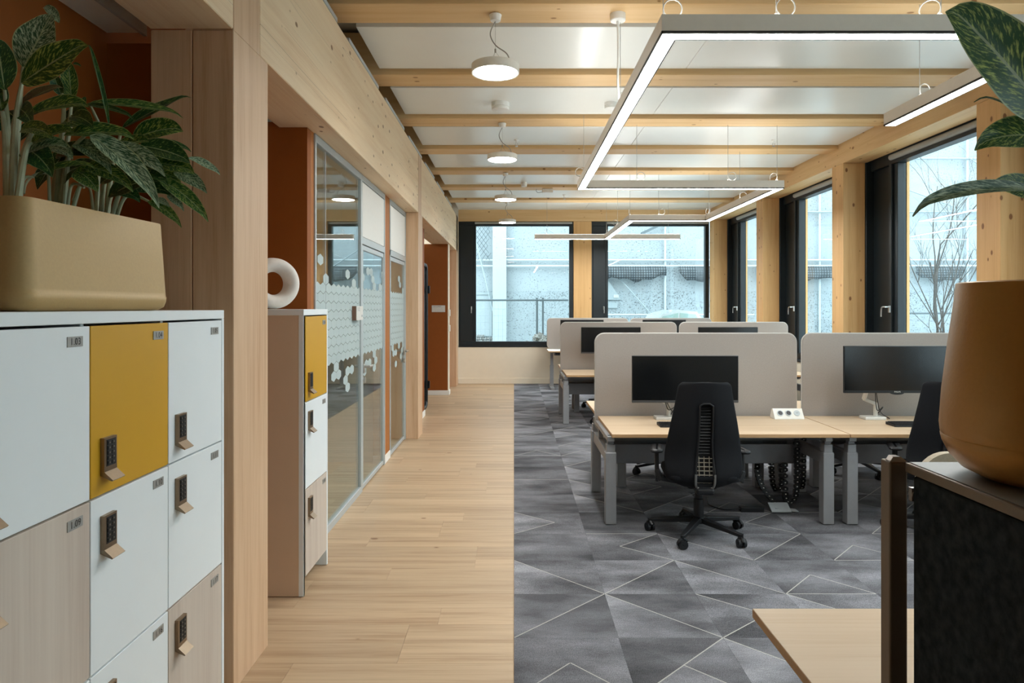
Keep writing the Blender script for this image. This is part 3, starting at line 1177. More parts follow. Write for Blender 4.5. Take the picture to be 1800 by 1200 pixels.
detector('smoke_detector', -.134, 6.72, .088, .075, 'round white smoke detector on the ceiling panel between first and second pendants')
detector('smoke_detector', .95, 6.72, .06, .06, 'small white detector half hidden behind the zigzag strip light')
detector('smoke_detector', .16, 11.0, .05, .07, 'small round detector on the ceiling behind the third pendant')
for x, y, lb in ((.03, 8.20, 'small sprinkler head on the ceiling just beyond the second pendant lamp'), (3.12, 8.20, 'small sprinkler head on the right side of the ceiling'), (.90, 12.2, 'small white sprinkler head beyond the ceiling box')):
    o = empty('sprinkler_head', (x, y, ZP))
    tag(o, lb, 'sprinkler')
    m = MB()
    m.lathe([(0, -.0005), (.03, -.0005), (.028, -.012), (.01, -.016), (.01, -.045), (0, -.045)], 16)
    m.build('cup', M['white_plastic'], o)
    m = MB()
    m.tube([(-.012, 0, -.04), (-.016, 0, -.06), (0, 0, -.078)], .003, 6)
    m.tube([(.012, 0, -.04), (.016, 0, -.06), (0, 0, -.078)], .003, 6)
    m.lathe([(0, -.078), (.018, -.079), (.018, -.082), (0, -.083)], 14)
    m.build('nozzle', M['handle'], o)
o = empty('junction_box', (.56, 11.40, ZJ))
tag(o, 'small white box with a cable loop on a ceiling joist', 'box')
m = MB()
m.box(-.09, .09, -.05, .05, -.065, -.0005)
m.build('case', M['white_plastic'], o, bevel=.008)
m = MB()
m.tube(smoothpath([(-.09, 0, -.05), (-.16, 0, -.06), (-.19, 0, -.03), (-.18, 0, -.001)], 5), .005, 6)
m.build('cable', M['cable_clear'], o)

# ================================================================== LOCKERS
ROWS = [(1.060, 1.529), (.580, 1.054), (.100, .574)]


def locker_bank(name, ya, cols_, yb, label, nums, taupe=False, depth=.45):
    o = empty(name, (XL + .004 - depth, ya, 0))
    tag(o, label, 'locker')
    L = yb - ya
    D = depth
    m = MB()
    s = .02
    m.box(0, D, 0, L, 1.536, 1.569, 0)
    m.box(0, D, 0, s, 0.004, 1.536, 1 if taupe else 0)
    m.box(0, D, L - s, L, 0.004, 1.536, 0)
    m.box(0, .012, s, L - s, .09, 1.536, 0)
    for z in (1.057, .577, .085):
        m.box(.012, D - .022, s, L - s, z - .009, z + .009, 0)
    for yc in cols_[1:-1]:
        m.box(.012, D - .022, yc - ya - .008, yc - ya + .008, .09, 1.536, 0)
    if taupe:
        m.box(D - .028, D, -.0006, s, 0.004, 1.536, 0)
    m.build('carcass', [M['locker_white'], M['locker_taupe']], o, bevel=.0015, seg=1)
    for r, (z0, z1) in enumerate(ROWS):
        for ci in range(len(cols_) - 1):
            a, b2 = cols_[ci] - ya + .0022, cols_[ci + 1] - ya - .0022
            num, mat, lab = nums[r][ci]
            m = MB()
            m.box(D - .019, D, a, b2, z0, z1)
            d = m.build('door', M[mat], o, bevel=.0012, seg=1)
            if lab:
                d['label'] = lab
            # number plate, right top
            m = MB()
            pb = b2 - .032
            m.box(D + .0002, D + .0022, pb - .062, pb, z1 - .052, z1 - .025, 0)
            m.text(num, (D + .0023, pb - .031, z1 - .0465), (0, 1, 0), (0, 0, 1), .026, 1, .0006, 'CENTER')
            m.build('number_plate', [M['plate'], M['plate_text']], d)
            # keypad lock, left bottom
            k = MB()
            ka = a + .042
            kz = z0 + .045 if r == 0 else z1 - .165
            k.box(D + .0002, D + .012, ka, ka + .060, kz + .018, kz + .112, 0)
            k.box(D + .012, D + .0128, ka + .010, ka + .054, kz + .032, kz + .106, 1)
            for rr in range(5):
                for cc in range(2):
                    y1 = ka + .014 + cc * .0195
                    zz = kz + .036 + rr * .0139
                    k.box(D + .0128, D + .0146, y1, y1 + .017, zz, zz + .0105, 2)
                    k.box(D + .0146, D + .0148, y1 + .006, y1 + .011, zz + .003, zz + .0075, 3)
            # flared pull lever
            k.prism([(D + .0002, ka, kz + .0178), (D + .012, ka, kz + .0178), (D + .036, ka, kz - .004), (D + .033, ka, kz - .007), (D + .0002, ka, kz + .008)], (0, .060, 0), 4)
            k.build('keypad_lock', [M['bronze'], M['black_plastic'], M['key_black'], M['key_legend'], M['bronze_lever']], d, fix=True)
    return o


W_, Yl, A_ = 'locker_white', 'locker_yellow', 'ash_door'
wl_, yl_, al_ = None, 'mustard yellow door', 'pale wood-grain door'
locker_bank('locker_cabinet', .585, [.605, 0.980, 1.396, 1.846, 2.263, 2.677], 2.699, 'wide white locker cabinet under the sand planter at the left',
            [[('1.01', A_, al_), ('1.02', W_, wl_), ('1.03', W_, wl_), ('1.04', Yl, yl_), ('1.05', W_, wl_)],
             [('1.07', W_, wl_), ('1.08', Yl, yl_), ('1.09', A_, al_), ('1.10', W_, wl_), ('1.11', W_, wl_)],
             [('1.13', Yl, yl_), ('1.14', A_, al_), ('1.15', W_, wl_), ('1.16', W_, wl_), ('1.17', A_, al_)]])
locker_bank('locker_cabinet', 3.72, [3.752, 4.180], 4.20, 'narrow three-door locker cabinet topped by the white ring sculpture',
            [[('1.06', Yl, yl_)], [('1.12', W_, wl_)], [('1.18', A_, al_)]], taupe=True, depth=.46)

# ring sculpture
rs = MB()
NU, NV = 48, 20


def ring(u, v):
    a, b = 2 * PI * u, 2 * PI * v
    Ro, rt = .107, .041
    rad = Ro + rt * math.cos(b) * 1.0
    return (rad * math.cos(a), rt * 1.7 * math.sin(b), .1485 + rad * math.sin(a))


rs.grid(ring, NU, NV)
o = rs.build('ring_sculpture', M['ceramic'], loc=(-1.395, 3.955, 1.5700))
o.rotation_euler = (0, 0, R(40))
tag(o, 'white ring-shaped ceramic sculpture on top of the narrow locker', 'sculpture')

# ================================================================== PLANTER AND PLANTS, LEFT
pl = empty('planter', (-1.328, 2.03, 1.5692))
pl.rotation_euler = (0, 0, R(-4.0))
tag(pl, 'long sand-coloured metal planter on top of the wide lockers', 'planter')


def planter_loft(prof, wx, wy, r0, n=8):
    rings = []
    for off, z in prof:
        rings.append([(x, y, z) for x, y in rrect(2 * (wx + off), 2 * (wy + off), max(.008, r0 + off * .6), n)])
    return rings


m = MB()
prof = [(-.03, 0), (-.012, .002), (.004, .012), (.010, .03), (.011, .045), (.0095, .047), (.0085, .06), (.002, .18), (-.004, .288), (-.005, .292), (-.010, .292), (-.012, .286), (-.012, .24)]
rings = planter_loft(prof, .122, .315, .045)
n = len(rings[0])
vs = [p for rg in rings for p in rg]
fs = [(i * n + j, i * n + (j + 1) % n, (i + 1) * n + (j + 1) % n, (i + 1) * n + j) for i in range(len(rings) - 1) for j in range(n)]
m.add(vs, fs, 0, True)
m.add(rings[0], [tuple(range(n - 1, -1, -1))], 0)
m.build('body', M['planter'], pl, sharp=50)
m = MB()
sr = [(x, y, .245 + .008 * math.sin(40 * x + 31 * y)) for x, y in rrect(.216, .60, .03, 8)]
m.add(sr, [tuple(range(len(sr)))], 0)
m.build('soil', M['soil'], pl)


def leaf_obj(p0, p1, p2, width, nrm, mat, parent, fold=.35, curl=0.0, ripple=.06, inv=None, stalk=None):
    p0, p1, p2 = Vector(p0), Vector(p1), Vector(p2)
    nu, nv = 16, 6
    N0 = Vector(nrm).normalized()
    vs, uvs = [], []
    ph = rnd.uniform(0, 6)
    for i in range(nu + 1):
        t = i / nu
        c = bez(p0, p1, p2, t)
        if t > .84:
            c = c - Vector((0, 0, 1)) * (p2 - p0).length * .055 * ((t - .84) / .16) ** 2
        tg = (bez(p0, p1, p2, min(1, t + .02)) - bez(p0, p1, p2, max(0, t - .02))).normalized()
        sd = tg.cross(N0)
        if sd.length < 1e-4:
            sd = tg.cross(Vector((0, 0, 1)))
        sd.normalize()
        nn = sd.cross(tg).normalized()
        if curl:
            tw = curl * t * t
            sd2 = sd * math.cos(tw) + nn * math.sin(tw)
            nn = nn * math.cos(tw) - sd * math.sin(tw)
            sd = sd2
        wd = width / 2 * (math.sin(PI * min(1, t ** .82)) ** .72 if 0 < t < 1 else 0)
        wd = max(wd, .0012)
        for j in range(nv + 1):
            v = 2 * j / nv - 1
            h = fold * abs(v) * wd - ripple * wd * math.sin(9 * t + ph + (2 if v > 0 else 0)) * abs(v)
            vs.append(c + sd * v * wd * (1 - .08 * fold) + nn * h)
            uvs.append((t, j / nv))
    m = MB()
    fs = [(i * (nv + 1) + j, (i + 1) * (nv + 1) + j, (i + 1) * (nv + 1) + j + 1, i * (nv + 1) + j + 1) for i in range(nu) for j in range(nv)]
    m.add(vs, fs, 0, True)
    me = m.mesh('leaf', mat, 180)
    ul = me.uv_layers.new(name='UVMap')
    for lp in me.loops:
        ul.data[lp.index].uv = uvs[lp.vertex_index]
    if inv:
        me.transform(inv)
    o = bpy.data.objects.new('leaf', me)
    COL.objects.link(o)
    o.parent = parent
    return o


def stem_obj(pts, r0, r1, parent, inv=None, name='stem'):
    m = MB()
    m.tube(smoothpath(pts, 6), r0, 8, r1=r1)
    o = m.build(name, M['leaf_stem'], parent)
    if inv:
        o.data.transform(inv)
    return o


def plant(name, base, label, leaves, stems, group=None):
    o = empty(name, base)
    inv = Matrix.Translation(-Vector(base))
    tag(o, label, 'plant', group)
    for L in leaves:
        (bx, by, bY), (tx, ty, tY), wpx, mk = L[:4]
        kw = L[4] if len(L) > 4 else {}
        p0, p2 = at(bx, by, bY), at(tx, ty, tY)
        sag = kw.get('sag', .18)
        ln = (p2 - p0).length
        p1 = (p0 + p2) / 2 + Vector((0, 0, 1)) * sag * ln
        wd = wpx * (bY + tY) / 2400 * kw.get('wk', 1.12)
        nr = kw.get('n', (0, -.85, .55))
        leaf_obj(p0, p1, p2, wd, nr, M[mk], o, kw.get('fold', .35), kw.get('curl', rnd.uniform(-.4, .4)), kw.get('ripple', .07), inv)
    for pts, r0, r1 in stems:
        stem_obj([at(*p) for p in pts], r0, r1, o, inv)
    return o


a_, b_, c_ = 'leaf_a', 'leaf_b', 'leaf_c'
zs = 1.5692 + .245


def soilpt(px, Y):
    """pixel row of the soil surface at distance Y"""
    return (px, 540 - (zs - CAM_H) * 1200 / Y, Y)


plant('potted_plant', (-1.34, 1.80, zs), 'tall variegated plant at the near end of the sand planter',
      [((37, 146, 1.82), (155, 72, 1.78), 58, a_, dict(sag=.02, fold=.15, n=(0, -1, .1), curl=.1)),
       ((40, 118, 1.86), (92, 20, 1.86), 62, c_, dict(sag=-.05, fold=.2, n=(.2, -1, .1), curl=.2)),
       ((104, 40, 1.87), (76, 12, 1.88), 16, c_, dict(sag=.3)),
       ((8, 158, 1.78), (-6, 62, 1.80), 46, b_, dict(sag=0, n=(.3, -1, .1), fold=.2)),
       ((3, 195, 1.80), (-8, 132, 1.80), 30, b_, dict(sag=0, n=(.3, -1, 0))),
       ((33, 186, 1.86), (110, 150, 1.92), 24, 'leaf_brown', dict(sag=.1, n=(0, -.7, .7))),
       ((48, 203, 1.84), (156, 182, 1.82), 40, a_, dict(sag=.10, n=(0, -.8, .6))),
       ((28, 192, 1.88), (58, 222, 1.80), 34, b_, dict(sag=.2)),
       ((46, 262, 1.86), (92, 306, 1.80), 44, b_, dict(sag=.15)),
       ((54, 252, 1.82), (130, 228, 1.80), 36, a_, dict(sag=.1)),
       ((60, 312, 1.84), (168, 290, 1.82), 26, a_, dict(sag=.12, n=(0, -.7, .7))),
       ((50, 268, 1.84), (118, 256, 1.80), 34, c_, dict(sag=.15)),
       ((30, 250, 1.90), (78, 214, 1.92), 30, b_, dict(sag=.1)),
       ((20, 230, 1.88), (-10, 200, 1.86), 34, b_, dict(sag=.1)),
       ((36, 230, 1.80), (92, 240, 1.76), 30, a_, dict(sag=.2)),
       ((44, 290, 1.88), (84, 268, 1.92), 34, b_, dict(sag=.1))],
      [([soilpt(14, 1.84), (10, 250, 1.83), (4, 195, 1.80)], .011, .005),
       ([soilpt(22, 1.83), (26, 230, 1.82), (38, 146, 1.82)], .012, .004),
       ([soilpt(16, 1.86), (14, 240, 1.84), (8, 158, 1.79)], .011, .004),
       ([soilpt(30, 1.84), (40, 280, 1.83), (60, 226, 1.82), (64, 224, 1.80)], .010, .005),
       ([soilpt(24, 1.87), (30, 260, 1.86), (40, 118, 1.86)], .010, .004),
       ([soilpt(26, 1.80), (44, 270, 1.80), (55, 250, 1.81)], .010, .005),
       ([soilpt(20, 1.88), (22, 240, 1.87), (33, 186, 1.86)], .010, .004),
       ([soilpt(34, 1.82), (40, 318, 1.82), (60, 311, 1.83)], .006, .003)], 'variegated plants in the sand planter')
plant('potted_plant', (-1.33, 2.02, zs), 'bushy variegated plant in the middle of the sand planter',
      [((108, 168, 2.05), (90, 122, 2.02), 18, b_, dict(sag=0, n=(.3, -1, 0))),
       ((126, 180, 2.06), (120, 104, 2.05), 26, a_, dict(sag=0, n=(.2, -1, 0))),
       ((128, 112, 2.05), (142, 116, 2.05), 6, b_),
       ((126, 205, 2.0), (164, 222, 1.95), 30, b_, dict(sag=.15)),
       ((112, 238, 1.98), (236, 238, 1.98), 38, a_, dict(sag=.09, n=(0, -.75, .65))),
       ((158, 238, 1.95), (280, 357, 1.98), 40, c_, dict(sag=.16, fold=.5, n=(.4, -.8, .5))),
       ((100, 270, 2.0), (172, 270, 1.96), 36, b_, dict(sag=.1)),
       ((132, 300, 1.97), (172, 334, 1.95), 34, a_, dict(sag=.2)),
       ((148, 292, 1.98), (234, 332, 1.96), 30, a_, dict(sag=.16)),
       ((192, 226, 2.06), (155, 70, 2.06), 9, b_, dict(sag=.08, n=(.9, -.4, 0), fold=.9)),
       ((110, 212, 2.08), (156, 196, 2.06), 32, b_, dict(sag=.1)),
       ((90, 300, 2.0), (120, 262, 2.02), 30, b_, dict(sag=.05)),
       ((150, 262, 2.02), (215, 278, 1.98), 34, b_, dict(sag=.15)),
       ((78, 258, 1.98), (128, 276, 1.94), 30, c_, dict(sag=.15)),
       ((112, 214, 2.04), (154, 232, 2.0), 30, a_, dict(sag=.15)),
       ((120, 300, 2.04), (176, 304, 2.0), 34, b_, dict(sag=.2)),
       ((96, 288, 2.06), (66, 330, 2.04), 30, b_, dict(sag=.15)),
       ((130, 252, 1.98), (196, 300, 1.94), 30, c_, dict(sag=.18, fold=.5)),
       ((112, 322, 2.0), (150, 300, 1.96), 24, b_, dict(sag=.1)),
       ((140, 205, 2.08), (150, 168, 2.1), 12, b_, dict(sag=0))],
      [([soilpt(96, 2.02), (104, 280, 2.02), (112, 200, 2.05), (108, 120, 2.05)], .011, .004),
       ([soilpt(104, 2.02), (116, 270, 2.02), (126, 180, 2.05)], .010, .004),
       ([soilpt(110, 2.0), (118, 290, 2.0), (128, 260, 1.98), (150, 238, 1.97)], .009, .004),
       ([soilpt(88, 2.0), (86, 320, 1.99), (82, 304, 1.98), (60, 308, 1.96), (46, 322, 1.94), (42, 340, 1.92)], .005, .003),
       ([soilpt(116, 1.98), (124, 330, 1.97), (140, 325, 1.96), (148, 330, 1.95)], .005, .003),
       ([soilpt(100, 2.05), (108, 300, 2.05), (120, 240, 2.05), (126, 205, 2.03)], .010, .005),
       ([soilpt(92, 2.04), (98, 300, 2.03), (104, 270, 2.0)], .010, .005),
       ([soilpt(118, 2.04), (150, 300, 2.05), (190, 226, 2.06)], .007, .003)], 'variegated plants in the sand planter')
plant('potted_plant', (-1.32, 2.22, zs), 'wide arching variegated plant at the column end of the sand planter',
      [((155, 182, 2.16), (322, 200, 2.22), 20, a_, dict(sag=.06, fold=.5)),
       ((214, 226, 2.20), (337, 165, 2.28), 24, b_, dict(sag=.05)),
       ((150, 184, 2.16), (236, 206, 2.14), 12, b_, dict(sag=.1)),
       ((233, 246, 2.20), (322, 226, 2.20), 44, a_, dict(sag=.14, n=(0, -.9, .5))),
       ((276, 250, 2.22), (336, 264, 2.26), 12, b_, dict(sag=.14)),
       ((244, 256, 2.16), (334, 282, 2.16), 40, b_, dict(sag=.09, n=(0, -.8, .6))),
       ((330, 278, 2.22), (387, 304, 2.28), 15, c_, dict(sag=.12)),
       ((270, 286, 2.18), (342, 302, 2.16), 34, a_, dict(sag=.08)),
       ((305, 302, 2.20), (364, 336, 2.20), 24, c_, dict(sag=.15)),
       ((280, 316, 2.18), (366, 384, 2.20), 26, a_, dict(sag=.15)),
       ((194, 256, 2.10), (290, 304, 2.08), 34, c_, dict(sag=.13)),
       ((190, 346, 2.12), (294, 310, 2.08), 44, b_, dict(sag=.12, n=(0, -.85, .5))),
       ((260, 354, 2.16), (319, 396, 2.16), 18, a_, dict(sag=.2)),
       ((294, 342, 2.18), (323, 369, 2.18), 14, c_, dict(sag=.15)),
       ((274, 350, 2.16), (298, 362, 2.16), 11, c_, dict(sag=.15)),
       ((176, 322, 2.16), (232, 300, 2.14), 36, b_, dict(sag=.1)),
       ((210, 296, 2.2), (262, 312, 2.16), 40, b_, dict(sag=.1)),
       ((226, 330, 2.2), (300, 338, 2.18), 30, b_, dict(sag=.12)),
       ((180, 300, 2.22), (200, 250, 2.24), 30, b_, dict(sag=.05)),
       ((240, 280, 2.24), (300, 296, 2.24), 34, b_, dict(sag=.1)),
       ((206, 262, 2.16), (262, 246, 2.14), 30, a_, dict(sag=.1)),
       ((222, 290, 2.12), (296, 322, 2.08), 30, b_, dict(sag=.12)),
       ((270, 330, 2.22), (340, 362, 2.24), 18, b_, dict(sag=.15)),
       ((200, 336, 2.12), (246, 352, 2.08), 28, b_, dict(sag=.15)),
       ((190, 270, 2.2), (250, 262, 2.18), 34, c_, dict(sag=.1)),
       ((250, 300, 2.2), (318, 316, 2.2), 24, a_, dict(sag=.12))],
      [([soilpt(176, 2.20), (182, 330, 2.20), (200, 280, 2.18), (240, 250, 2.18)], .009, .004),
       ([soilpt(182, 2.20), (196, 340, 2.20), (230, 300, 2.18), (280, 286, 2.18)], .009, .004),
       ([soilpt(190, 2.18), (206, 350, 2.18), (222, 330, 2.18), (270, 318, 2.18)], .009, .004),
       ([soilpt(170, 2.22), (172, 310, 2.21), (180, 240, 2.20), (158, 184, 2.17)], .009, .004),
       ([soilpt(196, 2.20), (214, 356, 2.18), (232, 342, 2.18), (262, 354, 2.17)], .007, .004),
       ([soilpt(166, 2.20), (160, 340, 2.19), (150, 326, 2.17), (138, 330, 2.14), (128, 352, 2.1)], .005, .003),
       ([soilpt(186, 2.24), (196, 300, 2.24), (206, 260, 2.22), (214, 226, 2.2)], .009, .004)], 'variegated plants in the sand planter')

# ================================================================== DESKS
ZD = .669


def tabletop(mb, x0, x1, y0, y1, z1, t=.025):
    mb.box(x0, x1, y0, y1, z1 - t, z1 - .0015, 1)
    mb.box(x0 + .001, x1 - .001, y0 + .001, y1 - .001, z1 - .0015, z1, 0)


def bench_desk(x0, x1, ye, yd, z, facing, label, legs='full'):
    """ye: user's edge, yd: divider side; facing=+1: user on the camera side"""
    cx = (x0 + x1) / 2
    o = empty('desk', (cx, ye, 0))
    tag(o, label, 'desk', 'sit-stand bench desks')
    L = abs(yd - ye)
    s = facing
    hx = (x1 - x0) / 2

    def Y(a, b):
        return (min(s * a, s * b), max(s * a, s * b))
    m = MB()
    ya, yb = Y(0, L)
    tabletop(m, -hx, hx, ya, yb, z)
    m.build('tabletop', [M['desk_top'], M['desk_edge']], o, bevel=.0012, seg=1)
    ins = -.045 if legs == 'full' else .19
    xs = [-hx - ins + .0, hx + ins - .075 - .0]
    if legs == 'full':
        xs = [-hx - .04, hx - .165]
        if x0 > 2.4:
            xs = [-hx - .09 + .02 - .04 + .0 + .0, hx - .12]
            xs = [-hx - .0 + .0, hx - .12]
    else:
        xs = [-hx + .20, hx - .30]
    lw = .078
    for lx in xs:
        for yl in ((.055, .93) if legs == 'full' else (.21, .60)):
            m = MB()
            a, b2 = Y(yl, yl + lw)
            m.box(lx, lx + lw, a, b2, .004, z - .145, 0)
            m.box(lx + .008, lx + lw - .008, a + .008, b2 - .008, z - .145, z - .085, 0)
            m.box(lx + .004, lx + lw - .004, a + .004, b2 - .004, z - .150, z - .141, 1)
            m.box(lx + .016, lx + lw - .016, a + .016, b2 - .016, z - .085, z - .026, 1)
            m.build('leg', [M['desk_metal'], M['desk_dark']], o, bevel=.003, seg=1)
        m = MB()
        e = .93 if legs == 'full' else .60
        a, b2 = Y(.055 + lw, e)
        m.box(lx + .015, lx + lw - .015, a, b2, z - .235, z - .150)
        a, b2 = Y(.05, L - .06)
        m.box(lx + .012, lx + lw - .012, a, b2, z - .062, z - .026)
        m.build('side_rail', M['desk_metal'], o, bevel=.003, seg=1)
    # cable tray and cross beam under the top
    m = MB()
    ty0, ty1 = .50, .70
    a, b2 = Y(ty0, ty0 + .006)
    xa, xb = xs[0] + lw + .01, xs[1] - .01
    m.box(xa, xb, a, b2, z - .318, z - .17)
    a, b2 = Y(ty0, ty1)
    m.box(xa, xb, a, b2, z - .324, z - .318)
    a, b2 = Y(ty1 - .006, ty1)
    m.box(xa, xb, a, b2, z - .318, z - .17)
    m.build('cable_tray', M['desk_dark'], o, bevel=.002, seg=1)
    m = MB()
    a, b2 = Y(.28, .34)
    m.box(xs[0] + .02, xs[1] + lw - .02, a, b2, z - .085, z - .027)
    a, b2 = Y(.62, .66)
    m.box(xs[0] + .02, xs[1] + lw - .02, a, b2, z - .165, z - .027)
    m.build('cross_beam', M['desk_metal'], o, bevel=.002, seg=1)
    # height control under the front edge
    m = MB()
    a, b2 = Y(.01, .08)
    m.box(hx - .31, hx - .20, a, b2, z - .045, z - .0255)
    m.build('height_control', M['black_plastic'], o, bevel=.003, seg=1)
    return o


def divider(x0, x1, y, z0, z1, label, r=.075, clamp=True):
    o = empty('desk_screen', ((x0 + x1) / 2, y, 0))
    tag(o, label, 'screen', 'grey felt desk screens')
    w_, h = x1 - x0, z1 - z0
    m = MB()
    pts = [(x, -.0135, z + (z0 + z1) / 2) for x, z in rrect(w_ - .012, h - .012, r, 8)]
    m.prism(pts, (0, .027, 0))
    m.build('panel', M['screen_fabric'], o, bevel=.004, seg=2, fix=True)
    m = MB()
    e = [(x, 0, z + (z0 + z1) / 2) for x, z in rrect(w_ - .008, h - .008, r, 8)]
    m.tube(e, .0078, 8, closed=True)
    m.build('piping', M['screen_edge'], o)
    return o


X1a, X1b, X2a, X2b = .705, 2.412, 2.420, 4.02
for ri, (yd, tn) in enumerate(((5.78, 'front'), (10.05, 'middle'))):
    bench_desk(X1a, X1b, yd - .88, yd - .05, ZD, 1, ['oak-topped bench desk with the black office chair and white socket block', 'bench desk at the left end of the middle row, behind the front desks'][ri])
    bench_desk(X2a, X2b, yd - .88, yd - .05, ZD, 1, ['oak-topped bench desk partly hidden by the tan pot at the right', 'bench desk at the right end of the middle row by the windows'][ri])
    bench_desk(X1a, X1b, yd + .88, yd + .05, ZD, -1, ['bench desk backing onto the front left desk behind its screen', 'bench desk backing onto the middle left desk behind its screen'][ri], 'in')
    bench_desk(X2a, X2b, yd + .88, yd + .05, ZD, -1, ['bench desk backing onto the front right desk behind its screen', 'bench desk backing onto the middle right desk behind its screen'][ri], 'in')
    divider(.684, 2.392, yd, .53, 1.362, ['large grey felt desk screen behind the front left monitor', 'grey felt desk screen at the left of the middle row'][ri])
    divider(2.432, 4.03, yd, .53, 1.362, ['grey felt desk screen behind the front right monitor', 'grey felt desk screen at the right of the middle row'][ri])

# far row: T-leg desks facing the far wall
for k, (xa, xb, lb) in enumerate(((.655, 2.30, 'raised desk with a single column leg at the left of the far wall'), (2.33, 3.98, 'raised desk at the right of the far wall'))):
    o = empty('desk', ((xa + xb) / 2, 13.0, 0))
    tag(o, lb, 'desk', 'raised desks by the far wall')
    hx = (xb - xa) / 2
    m = MB()
    tabletop(m, -hx, hx, 0, .74, .746)
    m.build('tabletop', [M['white_paint'], M['desk_edge']], o, bevel=.0012, seg=1)
    for lx in (-hx + .05, hx - .12):
        m = MB()
        m.box(lx, lx + .07, .33, .41, .03, .45)
        m.box(lx + .008, lx + .062, .338, .402, .45, .70)
        m.box(lx - .01, lx + .08, .05, .70, .704, .720)
        m.build('leg', M['desk_metal'], o, bevel=.003, seg=1)
        m = MB()
        m.bar((lx + .035, .03, .022), (lx + .035, .71, .022), .075, .035)
        m.build('foot', M['desk_metal'], o, bevel=.006)
    m = MB()
    m.box(-hx + .13, hx - .13, .34, .40, .64, .70)
    m.build('cross_beam', M['desk_dark'], o)
    m = MB()
    m.box(-hx + .14, -hx + .30, .06, .25, .66, .703)
    m.build('control_box', M['black_plastic'], o, bevel=.004)
    divider(xa + .01, xb + .0, 13.76, .752, 1.362, ['low grey desk screen against the far wall at the left', 'low grey desk screen against the far wall at the right'][k])
    for lx in (xa + .17, xb - .2):
        pass

# ---- monitors
def monitor(x, y, zdesk, zbot, base_dx, label, logo=None, ztop_h=.377, arm_dy=.12):
    o = empty('monitor', (x, y, zdesk))
    tag(o, label, 'monitor', 'wide black monitors on white arms')
    zb_, zt = zbot - zdesk, zbot - zdesk + ztop_h
    W = .425
    m = MB()
    m.box(-W, W, 0, .022, zb_, zt)
    m.box(-W + .18, W - .18, .022, .045, zb_ + .06, zt - .06)
    m.build('casing', M['bezel'], o, bevel=.004, seg=2)
    m = MB()
    m.box(-W + .006, W - .006, -.0012, .0005, zb_ + .022, zt - .007)
    m.build('display', M['display'], o)
    m = MB()
    m.box(-W + .002, W - .002, -.0016, .0005, zb_ + .002, zb_ + .0195, 0)
    if logo:
        m.text(logo, (0, -.0017, zb_ + .0055), (1, 0, 0), (0, 0, 1), .016, 1, .0004, 'CENTER')
        m.prism([(.055 * math.cos(a) , -.001, zb_ + .003 + .016 * math.sin(a)) for a in [PI + PI * k / 10 for k in range(11)]], (0, .012, 0), 2)
    m.build('lower_bezel', [M['bezel'] if logo else M['bezel_grey'], M['white_plastic'], M['bezel']], o, fix=bool(logo))
    m = MB()
    bx, by = base_dx, arm_dy
    m.box(bx - .085, bx + .085, by - .055, by + .055, .0006, .024)
    m.build('base', M['white_metal'], o, bevel=.004)
    m = MB()
    m.cyl((bx + .03, by + .01, .024), (bx + .03, by + .01, .13), .017, n=14)
    m.bar((bx + .03, by + .01, .122), (bx - .07, by + .0, .165), .03, .028)
    m.bar((bx - .07, by + .0, .16), (bx - .03, .075, zb_ + .16), .028, .03)
    m.bar((bx - .03, .075, zb_ + .16), (0, .05, zb_ + ztop_h / 2), .03, .04)
    m.box(-.05, .05, .045, .06, zb_ + ztop_h / 2 - .05, zb_ + ztop_h / 2 + .05)
    m.build('arm', M['white_metal'], o, bevel=.004)
    m = MB()
    m.tube(smoothpath([(bx + .05, by + .03, .03), (bx + .08, by - .01, .10), (bx + .02, by - .03, .08), (bx - .02, .04, zb_ + .02)], 6), .0035, 6)
    m.tube(smoothpath([(bx - .02, .03, zb_ + .03), (bx + .05, by - .02, .07), (bx + .12, by - .03, .012), (bx + .15, by + .05, .005)], 6), .003, 6)
    m.build('cable', M['black_plastic'], o)
    return o


monitor(1.368, 5.45, ZD, .818, -.135, 'wide black monitor on the front left desk behind the chair')
monitor(3.06, 5.45, ZD, .895, -.135, 'wide black monitor on the front right desk beside the tan pot', 'PHILIPS')
monitor(1.383, 9.74, ZD, .921, -.1, 'monitor on the left desk of the middle row, lower part hidden')
monitor(3.055, 9.74, ZD, .921, -.1, 'monitor on the right desk of the middle row, only its top showing')
monitor(1.335, 13.40, .746, .958, -.1, 'monitor on the left desk by the far wall, just its top edge showing')
monitor(2.95, 13.40, .746, .958, -.1, 'monitor on the right desk by the far wall, just its top edge showing')
# thin hanging cable loop at the left of the front monitor
# ---- keyboards
def keyboard(x, y, z, label):
    o = empty('keyboard', (x, y, z + .0006))
    tag(o, label, 'keyboard', 'black keyboards on the front desks')
    m = MB()
    m.prism([(-.22, -.068, 0), (-.22, .068, 0), (-.22, .068, .022), (-.22, -.068, .011)], (.44, 0, 0))
    m.build('case', M['black_plastic'], o, bevel=.003, fix=True)
    m = MB()
    for r in range(6):
        yy = -.056 + r * .0195
        zz = .011 + (yy + .068) * .0809
        nk = 20
        for k in range(nk):
            xx = -.208 + k * .0208
            m.box(xx, xx + .0165, yy, yy + .0155, zz, zz + .0055)
    m.build('keys', M['bezel'], o)['kind'] = 'stuff'


keyboard(1.33, 5.24, ZD, 'black keyboard half hidden behind the front office chair')
keyboard(3.12, 5.26, ZD, 'black keyboard below the front right monitor')

